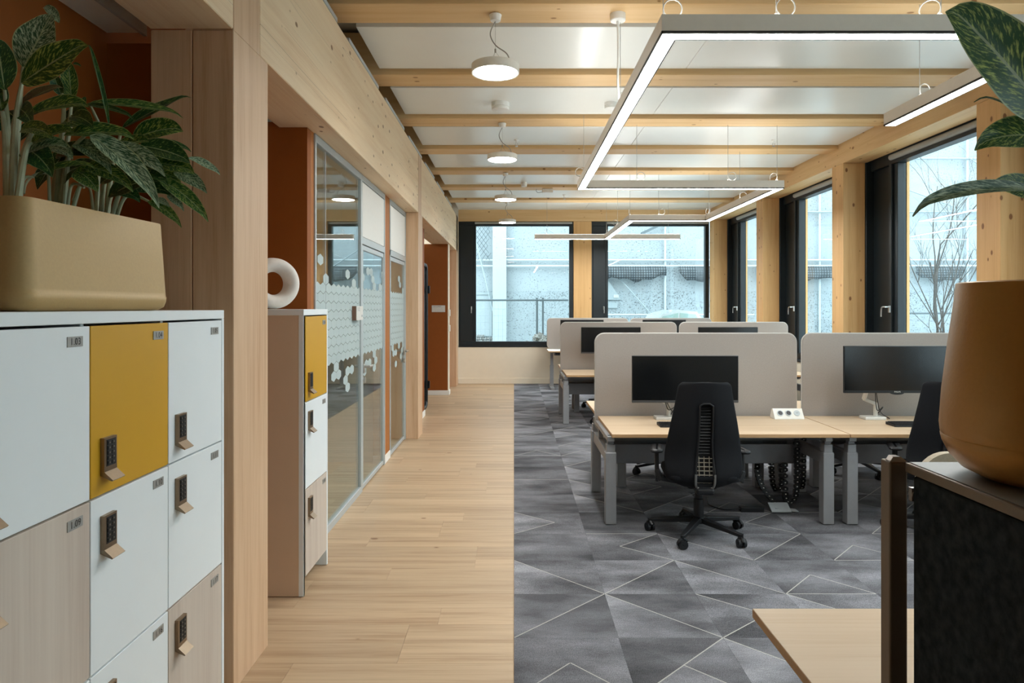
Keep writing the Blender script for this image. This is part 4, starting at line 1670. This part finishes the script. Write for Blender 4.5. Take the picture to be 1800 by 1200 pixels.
# ---- socket block
o = empty('socket_block', (2.24, 5.60, ZD + .0006))
tag(o, 'white desktop power block with three sockets on the front left desk', 'socket')
m = MB()
m.prism([(-.12, -.055, 0), (-.12, .05, 0), (-.12, .05, .02), (-.12, .02, .078), (-.12, -.0, .082), (-.12, -.05, .012)], (.24, 0, 0))
m.build('housing', M['white_plastic'], o, bevel=.004, fix=True)
nrm = Vector((0, -.07, .05)).normalized()
for k, xx in enumerate((-.068, 0, .068)):
    cpt = Vector((xx, -.026, .045)) + Vector((0, -.82, .57)) * .0035
    m = MB()
    a = Vector((0, -.82, .57)).normalized()
    m.cyl(cpt, cpt + a * .004, .025, n=20, m=0)
    m.cyl(cpt + a * .004, cpt + a * .0046, .019, n=20, m=1)
    for sx in (-.006, .006):
        q = cpt + Vector((sx, 0, 0)) + a * .0046
        m.cyl(q, q + a * .0008, .0028, n=8, m=2)
    m.build('socket', [M['frame_grey'], M['bezel_grey'] if k < 2 else M['frame_grey'], M['black_plastic']], o)

# ---- cable chains
def cable_chain(pts, label):
    o = empty('cable_chain', pts[-1])
    tag(o, label, 'cable', 'black cable chains under the front desks')
    m = MB()
    m2 = MB()
    sp = smoothpath(pts, 12)
    # resample
    d = 0
    last = sp[0]
    base = Vector(pts[-1])
    step = .03
    acc = 0
    for i in range(1, len(sp)):
        seg = (sp[i] - last).length
        if seg >= step:
            mid = (sp[i] + last) / 2
            t = (sp[i] - last).normalized()
            sd = Vector((1, 0, 0))
            u = t.cross(sd).normalized()
            mat = Matrix((sd, t, u)).transposed()
            m.obox(mid - base, (.021, .0115, .013), mat)
            m.obox(mid - base, (.015, .016, .009), mat)
            m2.obox(mid - base - u * .0132, (.005, .004, .0006), mat)
            m2.obox(mid - base + u * .0132, (.005, .004, .0006), mat)
            last = sp[i]
    ch = m.build('links', M['black_plastic'], o)
    ch['kind'] = 'stuff'
    r = m2.build('rivets', M['white_plastic'], o)
    r['kind'] = 'stuff'
    return o


cable_chain([(1.96, 5.50, .335), (1.94, 5.45, .28), (1.96, 5.40, .17), (2.02, 5.38, .08), (2.07, 5.36, .022)], 'black cable chain curving down to the carpet behind the front chair')
cable_chain([(2.13, 5.65, .50), (2.13, 5.65, .25), (2.15, 5.66, .10), (2.19, 5.67, .06), (2.22, 5.67, .13), (2.215, 5.67, .36)], 'black looped cable chain nearest the desk leg pair')
cable_chain([(2.215, 5.355, .58), (2.22, 5.355, .25), (2.205, 5.355, .10), (2.165, 5.355, .045), (2.13, 5.36, .10), (2.125, 5.36, .36)], 'longest looped black cable chain in front of the desk leg pair')
cable_chain([(2.372, 5.60, .56), (2.372, 5.60, .25), (2.372, 5.62, .12), (2.372, 5.67, .085), (2.372, 5.72, .14), (2.372, 5.73, .4)], 'black cable chain hanging between the two front desks')
o = empty('floor_plug', (2.05, 5.22, .0008))
tag(o, 'open grey floor socket lid with black plug behind the front chair', 'socket')
m = MB()
m.obox((0, .05, .035), (.075, .05, .004), Matrix.Rotation(R(28), 3, 'X'))
m.obox((.05, .06, .02), (.09, .03, .004), Matrix.Rotation(R(8), 3, 'Y'))
m.build('lid', M['frame_grey'], o)
m = MB()
m.box(-.30, -.12, .04, .10, .0, .035)
m.tube(smoothpath([(-.30, .07, .02), (-.42, .08, .012), (-.50, .2, .012), (-.46, .4, .012)], 6), .006, 6)
m.build('plug', M['black_plastic'], o, bevel=.004)

# ================================================================== OFFICE CHAIRS
def interp(tab, z):
    for (a, va), (b, vb) in zip(tab, tab[1:]):
        if z <= b:
            t = 0 if b == a else max(0, (z - a) / (b - a))
            return va + (vb - va) * t
    return tab[-1][1]


def make_chair():
    o = empty('office_chair')
    # star base
    m = MB()
    m.lathe([(0, .135), (.03, .135), (.045, .125), (.05, .105), (.045, .085), (0, .085)], 20)
    ends = []
    for k in range(5):
        a = R(25 + 72 * k)
        d = Vector((math.cos(a), math.sin(a), 0))
        m.bar(d * .03 + Vector((0, 0, .108)), d * .335 + Vector((0, 0, .078)), .05, .036, 0, w2=.03, h2=.022)
        m.cyl(d * .335 + Vector((0, 0, .088)), d * .335 + Vector((0, 0, .05)), .013, n=10)
        ends.append(d * .335)
    base = m.build('star_base', M['chair_plastic'], o, bevel=.004)
    for k, e in enumerate(ends):
        m = MB()
        for s in (-1, 1):
            m.cyl((s * .008, 0, 0), (s * .027, 0, 0), .0285, n=18)
        m.cyl((-.03, 0, 0), (.03, 0, 0), .010, n=10)
        m.tube([(0, -.03, .012), (0, -.018, .030), (0, .012, .036), (0, .034, .018)], .012, 8)
        c = m.build('castor', M['chair_plastic'], base, loc=(e.x, e.y, .0292))
        c.rotation_euler = (0, 0, R(40 + 83 * k))
    m = MB()
    m.lathe([(0, .13), (.036, .13), (.034, .25), (.026, .255), (.026, .37), (0, .37)], 20)
    m.build('gas_lift', M['chair_plastic'], o)
    m = MB()
    m.box(-.10, .10, -.13, .14, .345, .395)
    m.box(-.06, .06, -.24, -.12, .335, .38)
    m.build('mechanism', M['chair_plastic'], o, bevel=.015)
    # seat
    m = MB()
    rings = []
    for off, z in ((-.05, .402), (-.012, .408), (0, .425), (0, .445), (-.008, .462), (-.03, .472), (-.08, .475)):
        rings.append([(x * (1 - .06 * (y > 0)), y + .045, z - .018 * max(0, (y - .1)) / .15) for x, y in rrect(2 * (.245 + off), 2 * (.24 + off), .08 + off * .5, 7)])
    n = len(rings[0])
    m.add([p for r in rings for p in r], [(i * n + j, i * n + (j + 1) % n, (i + 1) * n + (j + 1) % n, (i + 1) * n + j) for i in range(len(rings) - 1) for j in range(n)], 0, True)
    m.add(rings[0], [tuple(range(n - 1, -1, -1))]); m.add(rings[-1], [tuple(range(n))])
    m.build('seat', M['chair_fabric'], o, sharp=60)
    # backrest with a long opening
    WT = [(.36, .115), (.385, .18), (.42, .238), (.50, .266), (.60, .262), (.70, .246), (.80, .228), (.90, .208), (1.0, .190), (1.055, .182), (1.075, .170), (1.087, .142)]
    SW = [(.38, .060), (.50, .060), (.60, .050), (.70, .044), (.94, .043)]
    zs_ = [.36, .37, .385, .40, .42, .45, .50, .55, .60, .65, .70, .75, .80, .85, .90, .935, .95, .98, 1.01, 1.035, 1.055, 1.07, 1.08, 1.087]

    def ypos(z, x, wv):
        y = -.235 - .0 * z
        y += .028 * math.exp(-((z - .58) / .14) ** 2)         # lumbar forward
        y -= .085 * max(0, z - .62) ** 1.2
        y += .055 * max(0, (.46 - z) / .1) ** 1.5
        return y + .062 * (abs(x) / max(wv, .01)) ** 2.2 * (1 if z > .5 else .9)
    ts = [-1, -.9, -.72, -.5, -.25, 0, 1.0, 1.25, 1.5, 1.72, 1.9, 2]
    vs, fs = [], []
    nc = 12
    for z in zs_:
        wv = interp(WT, z)
        sv = min(interp(SW, z), wv * .8)
        xs = [-wv + (wv - sv) * q for q in (0, .1, .3, .55, .8, 1)] + [sv + (wv - sv) * q for q in (0, .2, .45, .7, .9, 1)]
        for x in xs:
            vs.append((x, ypos(z, x, wv), z))
    for i in range(len(zs_) - 1):
        for j in range(nc - 1):
            if j == 5 and .385 <= zs_[i] < .935:
                continue
            fs.append((i * nc + j, i * nc + j + 1, (i + 1) * nc + j + 1, (i + 1) * nc + j))
    m = MB()
    m.add(vs, fs, 0, True)
    bk = m.build('backrest', M['chair_fabric'], o, sharp=180)
    sd = bk.modifiers.new('thick', 'SOLIDIFY')
    sd.thickness = .04
    sd.offset = -1
    ss = bk.modifiers.new('soft', 'SUBSURF')
    ss.levels = 1
    ss.render_levels = 1
    # trim round the opening
    m = MB()
    lp = []
    for z in (.39, .45, .5, .55, .6, .65, .7, .8, .9, .93):
        lp.append((interp(SW, z), ypos(z, .04, .3) - .006, z))
    loop = lp + [(.02, ypos(.945, 0, .3) - .006, .945), (-.02, ypos(.945, 0, .3) - .006, .945)] + [(-x, y, z) for x, y, z in reversed(lp)]
    m.tube(loop, .006, 8)
    m.build('opening_trim', M['chair_metal'], o)
    m = MB()
    u = [(.062, ypos(.47, .04, .3) - .009, .47), (.062, ypos(.42, .04, .3) - .010, .415), (.056, ypos(.39, .04, .3) - .012, .385), (.04, ypos(.385, .04, .3) - .013, .374), (0, ypos(.38, 0, .3) - .014, .372)]
    u = smoothpath(u + [(-x, y, z) for x, y, z in reversed(u[:-1])], 4)
    m.tube(u, .0075, 8)
    m.build('lower_trim', M['chair_trim'], o)
    # lumbar grid and dark mesh inside the opening
    m = MB()
    for x in (-.034, 0, .034):
        m.tube([(x, ypos(z, 0, .3) + .03, z) for z in (.40, .46, .52, .58)], .0035, 6)
    for k in range(7):
        z = .405 + k * .027
        m.tube([(-.054, ypos(z, 0, .3) + .030, z), (.054, ypos(z, 0, .3) + .030, z)], .0035, 6)
    m.build('lumbar_grid', M['lumbar'], o)
    m = MB()
    m.grid(lambda a, b: (-.058 + .116 * b, ypos(.385 + .56 * a, 0, .3) + .042, .385 + .56 * a), 14, 2)
    for k in range(16):
        z = .60 + k * .021
        m.tube([(-.036, ypos(z, 0, .3) + .030, z), (.036, ypos(z, 0, .3) + .030, z)], .004, 5)
    m.build('inner_spine', M['chair_plastic'], o)
    # arms
    for s in (-1, 1):
        m = MB()
        m.bar((s * .07, -.03, .365), (s * .265, -.04, .40), .055, .032, 0)
        m.bar((s * .262, -.04, .385), (s * .292, -.03, .455), .05, .03, 0)
        m.bar((s * .291, -.03, .40), (s * .291, -.01, .575), .046, .026, 0, up=(1, 0, 0))
        m.bar((s * .291, -.028, .37), (s * .291, -.028, .44), .02, .02)
        sup = m.build('arm_support', M['chair_metal'], o, bevel=.006)
        m = MB()
        rg = []
        for off, z in ((-.022, .575), (-.004, .579), (0, .587), (-.004, .597), (-.02, .602)):
            rg.append([(x + s * .282 - s * .02 * (y / .13), y + .035, z) for x, y in rrect(2 * (.045 + off), 2 * (.125 + off), .04 + off * .4, 6)])
        n = len(rg[0])
        m.add([p for r in rg for p in r], [(i * n + j, i * n + (j + 1) % n, (i + 1) * n + (j + 1) % n, (i + 1) * n + j) for i in range(len(rg) - 1) for j in range(n)], 0, True)
        m.add(rg[0], [tuple(range(n - 1, -1, -1))]); m.add(rg[-1], [tuple(range(n))])
        m.build('arm_pad', M['chair_plastic'], o, sharp=60)
    return o


ch0 = make_chair()
for i, (x, y, rz, lb) in enumerate((
        (1.285, 4.75, -4, 'black high-backed office chair in full view at the front left desk'),
        (2.985, 4.78, -14, 'black office chair half hidden behind the tan pot at the right'),
        (1.47, 6.57, 176, 'black chair on the far side of the front left desk, only castors showing'),
        (3.33, 6.57, 174, 'black chair on the far side of the front right desk, seen under it'),
        (1.40, 9.22, 6, 'black chair at the middle left desk, glimpsed past the front screen'),
        (1.42, 10.87, 172, 'black chair on the far side of the middle left desk, castors showing'),
)):
    o = ch0 if i == 0 else copy_tree(ch0)
    o.location = (x, y, .0008)
    o.rotation_euler = (0, 0, R(rz))
    tag(o, lb, 'chair', 'black office chairs')

# ================================================================== RIGHT FOREGROUND
o = empty('desk', (.681, 1.951, 0))
tag(o, 'pale oak desk corner in the bottom right foreground', 'desk')
m = MB()
tabletop(m, 0, 1.5, -.655, 0, .72)
m.build('tabletop', [M['desk_top'], M['desk_edge']], o, bevel=.0015)
for lx in (.45, 1.35):
    m = MB()
    m.box(lx, lx + .07, -.40, -.33, .03, .69)
    m.box(lx - .01, lx + .08, -.62, -.05, .004, .035)
    m.build('leg', M['desk_metal'], o, bevel=.003, seg=1)
# felt-clad cabinet
cb = empty('felt_cabinet', (.707, .72, 0))
tag(cb, 'charcoal felt cabinet with bronze metal edges carrying the tan pot', 'cabinet')
m = MB()
m.box(0, .46, 0, .515, 1.282, 1.30)
m.build('top', [M['cab_metal']], cb, bevel=.003)
m = MB()
m.box(.006, .454, .004, .511, 1.3003, 1.3012)
m.build('top_surface', M['cab_top'], cb)
m = MB()
m.box(.004, .022, .012, .497, .06, 1.28)
m.build('felt_panel', M['felt_black'], cb, bevel=.004)
m = MB()
m.box(.024, .45, .005, .51, .004, 1.281)
m.build('carcass', M['cab_metal'], cb)
for z in (1.245, .735, .20):
    m = MB()
    m.cyl((.010, .498, z), (.010, .512, z), .006, n=10)
    m.box(.004, .016, .500, .510, z - .012, z + .012)
    m.build('bracket', M['handle'], cb)
m = MB()
m.box(-.019, .014, .530, .562, .004, 1.297, 0)
m.prism([(-.019, .530, 1.297), (.014, .530, 1.297), (.006, .538, 1.305), (-.008, .538, 1.305)], (0, .016, 0), 0)
m.build('post', M['cab_metal'], cb, bevel=.003, fix=True)
# tan pot
pt = empty('plant_pot', (.868, 1.09, 1.3013))
tag(pt, 'large tan round planter pot on the felt cabinet at the right edge', 'pot')
m = MB()
m.lathe([(0, 0), (.085, 0), (.108, .004), (.132, .016), (.148, .034), (.1575, .054), (.1600, .066), (.1592, .068), (.1600, .070), (.1615, .085), (.158, .14), (.149, .22), (.140, .290), (.1375, .318), (.134, .320), (.131, .317), (.131, .27), (0, .27)], 72)
m.build('body', M['pot_tan'], pt, sharp=35)
m = MB()
m.disc((0, 0, .275), .130, 32)
m.build('soil', M['soil'], pt)


def rplant():
    base = Vector((.868, 1.09, 1.3013 + .275))
    o = empty('potted_plant', base)
    inv = Matrix.Translation(-base)
    tag(o, 'variegated plant in the tan pot, large leaf reaching into the top right', 'plant')
    def lf(b, c, t, wpx, mk, n, fold=.25, curl=0.0, ripple=.04):
        p0, p2 = at(*b), at(*t)
        p1 = at(*c)
        leaf_obj(p0, p1, p2, wpx * p1.y / 1200 * 1.1, n, M[mk], o, fold, curl, ripple, inv)
    lf((1850, 215, 1.00), (1760, 92, .98), (1662, 4, .97), 128, 'leaf_a', (-.35, -1, .45), .22)
    lf((1880, 300, 1.05), (1800, 175, 1.05), (1712, 168, 1.04), 18, 'leaf_b', (0, -.5, .8), .5)
    lf((1860, 250, 1.02), (1790, 222, 1.01), (1713, 255, 1.0), 66, 'leaf_a', (0, -1, .4), .3)
    lf((1830, 335, 1.00), (1690, 322, .98), (1604, 366, .97), 30, 'leaf_c', (0, -.8, .55), .6, .2)
    lf((1840, 352, 1.04), (1800, 318, 1.04), (1738, 326, 1.03), 46, 'leaf_a', (0, -1, .3), .2)
    lf((1850, 180, 1.12), (1880, 60, 1.15), (1960, 0, 1.15), 90, 'leaf_b', (0, -1, .3), .2)
    for pts in ([(1850, 410, 1.09), (1845, 330, 1.06), (1850, 215, 1.00)], [(1860, 410, 1.1), (1865, 350, 1.08), (1880, 300, 1.05)], [(1840, 410, 1.07), (1838, 380, 1.04), (1830, 335, 1.0)],
                [(1856, 410, 1.08), (1862, 330, 1.05), (1860, 250, 1.02)], [(1846, 412, 1.07), (1844, 380, 1.06), (1840, 352, 1.04)], [(1854, 410, 1.1), (1850, 300, 1.11), (1850, 180, 1.12)]):
        q = at(*pts[0]); q.z = base.z
        stem_obj([q] + [at(*p) for p in pts[1:]], .009, .0045, o, inv)


rplant()
# greige shell chair on the far side of the foreground desk: only the rim of its back shows
vc = empty('visitor_chair', (1.655, 2.40, .0008))
tag(vc, 'greige shell chair, only its rim showing between felt cabinet and tan pot', 'chair')
m = MB()
bp = [(x, .0, z + .807) for x, z in rrect(.46, .52, .11, 8)]
m.prism(bp, (0, .03, 0))
m.build('backrest', M['beige_cloth'], vc, bevel=.012, seg=3, fix=True)
m = MB()
m.prism([(x, y - .22, .45) for x, y in rrect(.46, .44, .09, 8)], (0, 0, .04))
m.build('seat', M['beige_cloth'], vc, bevel=.012, seg=3, fix=True)
m = MB()
m.tube(smoothpath([(0, -.10, .44), (0, .0, .46), (0, .03, .60)], 5), .022, 8)
m.build('back_support', M['chair_metal'], vc)
for sx in (-1, 1):
    for yy in (-.38, -.04):
        m = MB()
        m.cyl((sx * .15, yy * .8 - .04, .449), (sx * .21, yy, 0), .014, .010, 10)
        m.build('leg', M['chair_metal'], vc)

# ================================================================== BOOTH AND SIGN
bo = empty('phone_booth', (-1.36, 10.39, 0))
tag(bo, 'tall dark phone booth with rounded corners in the left niche', 'booth')
m = MB()
p = [(0, y_, z_ + 1.13) for y_, z_ in rrect(.82, 2.25, .10, 8)]
m.prism([(x - .06, y_, z_) for x, y_, z_ in p], (-.90, 0, 0), 0, True)
m.build('shell', M['pod_side'], bo, fix=True, sharp=50)
m = MB()
m.tube([(-.03, y_ * .96, (z_ - 1.13) * .985 + 1.13) for x, y_, z_ in p], .030, 10, closed=True)
m.build('door_frame', M['pod_black'], bo)
m = MB()
m.prism([(-.045, y_ * .92, (z_ - 1.13) * .97 + 1.13) for x, y_, z_ in p], (.012, 0, 0))
m.build('door_pane', M['display'], bo, fix=True)
m = MB()
for z in (.30, 1.80):
    m.box(.0, .03, .385, .42, z, z + .12)
m.build('hinge', M['pod_black'], bo, bevel=.004)
o = empty('wall_sign', (-1.375, 12.298, 1.56))
tag(o, 'small white sign plate on the far orange wall', 'sign')
m = MB()
m.box(-.105, .135, -.012, 0, -.065, .055, 0)
m.text('COPY & PRINT', (-.09, -.0125, .025), (1, 0, 0), (0, 0, 1), .024, 1, .0006)
m.build('plate', [M['sign_white'], M['plate_text']], o, bevel=.002)
o = empty('wall_switch', (-1.178, 12.40, 1.2))
tag(o, 'two white switches on the edge of the far orange wall', 'switch')
for dz in (0, .28):
    m = MB()
    m.box(.0, .02, -.04, .04, dz - .06, dz + .06)
    m.build('switch_plate', M['white_plastic'], o, bevel=.008)

# ================================================================== OUTSIDE
g = MB()
g.box(-40, 60, YW + .32, 60, -.25, -.12)
g.box(4.62, 60, -30, YW + .32, -.25, -.12)
struct(g.build('ground', M['snow']), 'pale snowy ground outside the windows', 'ground')
YE = 20.0
ew = empty('exterior_wall')
struct(ew, 'pale weathered building wall outside the windows with torn dark netting', 'wall')
m = MB()
m.box(-9, 34, YE, YE + .5, -.2, 11.0)
m.build('wall_face', M['concrete'], ew)
m = MB()
m.box(-9, 34, YE - .05, YE - .001, -.2, 2.05)
m.build('wall_base', M['concrete_dense'], ew)
xs = [-.35, 4.40, 8.9, 13.2, 17.6, 22, 26.4]
for x in xs:
    m = MB()
    m.cyl((x, YE - .12, -.1), (x, YE - .12, 10.9), .035, n=8)
    m.build('upright_pole', M['pole'], ew)
m = MB()
m.box(-.62, -.22, YE - .30, YE - .06, -.1, 10.9)
m.build('pilaster', M['wrap'], ew)
for z in (2.78, 2.95, 4.35, 5.9, 7.5):
    m = MB()
    m.cyl((-8.9, YE - .16, z), (33.9, YE - .16, z), .03, n=8)
    m.build('rail_pole', M['pole'] if z < 3 else M['mesh_wire'], ew)
for xa, za, xb_, zb_ in ((-1.2, 3.9, -.4, .6), (.6, 4.1, 3.3, 2.3), (2.9, 2.6, 4.4, .9), (13.2, 5.9, 17.6, 2.9), (9.2, 5.8, 13, 4.4)):
    m = MB()
    m.cyl((xa, YE - .22, za), (xb_, YE - .22, zb_), .018, n=6)
    m.build('brace', M['mesh_wire'], ew)


def torn_net(xa, xb, seed):
    r = random.Random(seed)
    n = max(6, int((xb - xa) * 9))
    pts_t, pts_b = [], []
    for i in range(n + 1):
        t = i / n
        x = xa + (xb - xa) * t
        d = .22 + .16 * min(1, 9 * t, 9 * (1 - t)) + .05 * math.sin(x * 5.5 + seed) + .03 * math.sin(x * 13) + r.uniform(-.015, .015)
        pts_t.append((x, 2.76))
        pts_b.append((x, 2.76 - d))
    m = MB()
    vs = []
    for i in range(n + 1):
        bz = .05 * math.sin(i * .9 + seed)
        for k in range(4):
            q = k / 3
            vs.append((pts_t[i][0], YE - .26 - .08 * math.sin(q * 2.5) + bz * q, pts_t[i][1] * (1 - q) + pts_b[i][1] * q))
    m.add(vs, [(i * 4 + k, (i + 1) * 4 + k, (i + 1) * 4 + k + 1, i * 4 + k + 1) for i in range(n) for k in range(3)], 0, True)
    o = m.build('torn_net', M['net'], ew)
    md = o.modifiers.new('thick', 'SOLIDIFY')
    md.thickness = .02


torn_net(1.9, 4.40, 1)
torn_net(4.74, 6.4, 4)
torn_net(7.0, 9.4, 6)
torn_net(11.6, 13.0, 9)
torn_net(13.4, 16.5, 11)
m = MB()
m.box(-1.18, -.70, YE - .09, YE - .052, .75, 1.95)
m.build('shutter', M['shutter'], ew)
m = MB()
m.box(-1.25, -.62, YE - .12, YE - .052, 1.95, 2.02)
m.box(-.70, -.64, YE - .12, YE - .052, .75, 1.95)
m.build('shutter_frame', M['mesh_wire'], ew)
m = MB()
for k in range(30):
    x = -1.9 + k * .12
    for s in (1, -1):
        xa, xb_ = (x, x + 1.2) if s > 0 else (x + 1.2, x)
        lo, hi = 2.95, 4.6
        # clipped to the strip left of the pilaster
        pts = []
        for q in range(9):
            xx = xa + (xb_ - xa) * q / 8
            if -1.9 <= xx <= -.66:
                pts.append((xx, YE - .2, lo + (hi - lo) * q / 8))
        if len(pts) > 1:
            m.tube(pts, .006, 4)
ch = m.build('chain_link', M['pole_dark'], ew)
ch['kind'] = 'stuff'
m = MB()
m.bar((3.70, YE - .2, 3.72), (4.25, YE - .2, 3.98), .1, .07)
m.build('lamp_head', M['pole_dark'], ew)
m = MB()
m.prism([(2.3, YE - .10, 1.80), (3.13, YE - .10, 1.80), (2.76, YE - .10, 2.36), (2.3, YE - .10, 2.36)], (0, .045, 0))
m.box(2.3, 3.02, YE - .10, YE - .055, 1.56, 1.72)
m.build('grey_panel', M['mesh_wire'], ew, fix=True)
m = MB()
m.box(2.90, 3.05, YE - .125, YE - .101, 1.86, 1.95)
m.build('white_notice', M['pole'], ew)
# low stone band at wall foot
m = MB()
r = random.Random(3)
for k in range(120):
    x = -1.25 + (k % 14) * .052 + r.uniform(-.01, .01)
    z = .15 + (k // 14) * .075
    m.obox((x, YE - .08, z), (.022, .03, .028), Matrix.Rotation(r.uniform(-.3, .3), 3, 'Y'))
ch = m.build('rough_stones', M['rubble'], ew)
ch['kind'] = 'stuff'


def fence(xa, xb, y, z1, posts, label, mat, tone):
    o = empty('site_fence', (xa, y, -.12))
    tag(o, label, 'fence')
    L = xb - xa
    m = MB()
    m.cyl((0, 0, z1), (L, 0, z1), .024, n=8)
    m.build('top_rail', M[mat], o)
    m = MB()
    m.cyl((0, 0, .15), (L, 0, .15), .02, n=8)
    m.build('bottom_rail', M[mat], o)
    for p_ in posts:
        m = MB()
        m.cyl((p_ - xa, 0, 0), (p_ - xa, 0, z1 + .06), .024, n=8)
        m.build('post', M[mat], o)
    m = MB()
    k = 0
    while k * .11 < L:
        m.cyl((k * .11, 0, .15), (k * .11, 0, z1), .0035, n=4)
        k += 1
    for q in range(9):
        z = .3 + q * .17
        if z < z1:
            m.cyl((0, 0, z), (L, 0, z), .0035, n=4)
    ms = m.build('wire_mesh', M['mesh_wire'], o)
    ms['kind'] = 'stuff'


fence(-1.6, 1.35, 17.0, 1.88, [-1.5, .57, .72], 'dark pipe construction fence outside the far left window', 'pole_dark', 0)
fence(2.2, 6.4, 18.2, 1.50, [2.4, 5.2], 'pale construction fence behind the parked car outside', 'pole', 0)
fence(9.0, 13.0, 17.5, 1.55, [9.1, 11.0, 12.9], 'pale construction fence beyond the bare tree', 'pole_dark', 0)
# rubble heaps
def heap(x, y, rx, h, label, seed):
    r = random.Random(seed)
    m = MB()
    n = 22
    vs = []
    for i in range(n + 1):
        for j in range(n + 1):
            u, v = 2 * i / n - 1, 2 * j / n - 1
            d = math.hypot(u, v)
            z = max(0, 1 - d) ** .8 * h * (1 + .35 * mnoise.noise(Vector((u * 4 + seed, v * 4, 0)))) + .05 * mnoise.noise(Vector((u * 14, v * 14, seed)))
            vs.append((u * rx, v * rx * .6, z if d < 1 else -.02))
    m.add(vs, [(i * (n + 1) + j, (i + 1) * (n + 1) + j, (i + 1) * (n + 1) + j + 1, i * (n + 1) + j + 1) for i in range(n) for j in range(n)], 0, False)
    for k in range(60):
        a, d = r.uniform(0, 2 * PI), r.uniform(0, .9)
        s = r.uniform(.03, .09)
        m.obox((math.cos(a) * d * rx, math.sin(a) * d * rx * .6, max(0, 1 - d) ** .8 * h * .95), (s, s * .7, s * .5), Matrix.Rotation(r.uniform(0, 3), 3, 'Z') @ Matrix.Rotation(r.uniform(-.6, .6), 3, 'X'))
    o = m.build('rubble_heap', M['rubble'], loc=(x, y, -.121))
    tag(o, label, 'rubble', kind='stuff')


heap(.60, 16.2, .85, 1.12, 'grey rubble heap outside behind the far left desk', 2)
heap(-1.25, 16.2, .95, .98, 'grey rubble heap at the left foot of the far left window', 5)
heap(11.6, 16.0, 1.0, 1.2, 'snowy rubble heap beyond the bare tree', 8)

# parked car (only its roof and windows rise above the desk screens)
car = empty('parked_car', (3.35, 16.6, -.12))
tag(car, 'white parked car outside the far right window', 'car')
m = MB()
sec = [(-1.95, .35), (-1.98, .62), (-1.8, .80), (-1.05, .92), (-.45, 1.42), (.15, 1.52), (.85, 1.48), (1.45, 1.02), (1.85, .92), (1.95, .6), (1.92, .3), (1.55, .28), (-1.6, .28)]
m.prism([(x * .62 + .35, -.82, z * 1.08) for x, z in sec], (0, 1.64, 0))
m.build('body', M['car_white'], car, bevel=.05, seg=3, fix=True)
m = MB()
ws = [(-.95, .96), (-.42, 1.38), (.15, 1.455), (.15, .96)]
wr = [(.22, .96), (.22, 1.455), (.80, 1.42), (1.25, .98)]
for q in (ws, wr):
    for yy in (-.835, .822):
        m.prism([(x * .62 + .35, yy, z * 1.08) for x, z in q], (0, .013, 0))
m.build('side_window', M['car_glass'], car, fix=True)
for x in (-.45, 1.10):
    for yy in (-.84, .66):
        m = MB()
        m.cyl((x, yy, .30), (x, yy + .18, .30), .30, n=24, m=0)
        m.cyl((x, yy - .004, .30), (x, yy + .184, .30), .18, n=16, m=1)
        m.build('wheel', [M['tyre'], M['handle']], car)

# bare trees outside the right-hand windows
def bare_tree(x, y, h, seed, label):
    r = random.Random(seed)
    o = empty('bare_tree', (x, y, -.12))
    tag(o, label, 'tree')
    m = MB()

    def grow(p, d, ln, rad, depth):
        pts = [p]
        n = 5
        for i in range(n):
            d = (d + Vector((r.uniform(-1, 1), r.uniform(-1, 1), r.uniform(-.2, .6))) * .13).normalized()
            p = p + d * ln / n
            pts.append(p)
        m.tube(pts, rad, 6 if depth < 2 else 4, r1=rad * .45)
        if depth < 4:
            for k in range(4 if depth == 0 else 3):
                q = pts[r.randint(1 if depth else 1, n)]
                a = r.uniform(0, 2 * PI)
                nd = (d + Vector((math.cos(a), math.sin(a), .25)) * r.uniform(.45, .85)).normalized()
                grow(q, nd, ln * r.uniform(.42, .65), rad * .5, depth + 1)
    for k in range(2):
        grow(Vector((r.uniform(-.12, .12), r.uniform(-.12, .12), 0)), Vector((r.uniform(-.16, .16), r.uniform(-.16, .16), 1)).normalized(), h * r.uniform(.75, 1), .024, 0)
    m.build('branches', M['bark'], o)


bare_tree(7.55, 12.2, 3.0, 4, 'bare young tree outside the nearest right-hand window')
bare_tree(9.4, 14.9, 3.0, 12, 'bare tree farther out beyond the nearest right-hand window')
# boundary buildings that light and close the view to the right
sb = MB()
sb.box(30, 31, -30, 34, -.2, 9)
struct(sb.build('exterior_side', M['wrap']), 'pale sheeted building far to the right outside', 'wall')
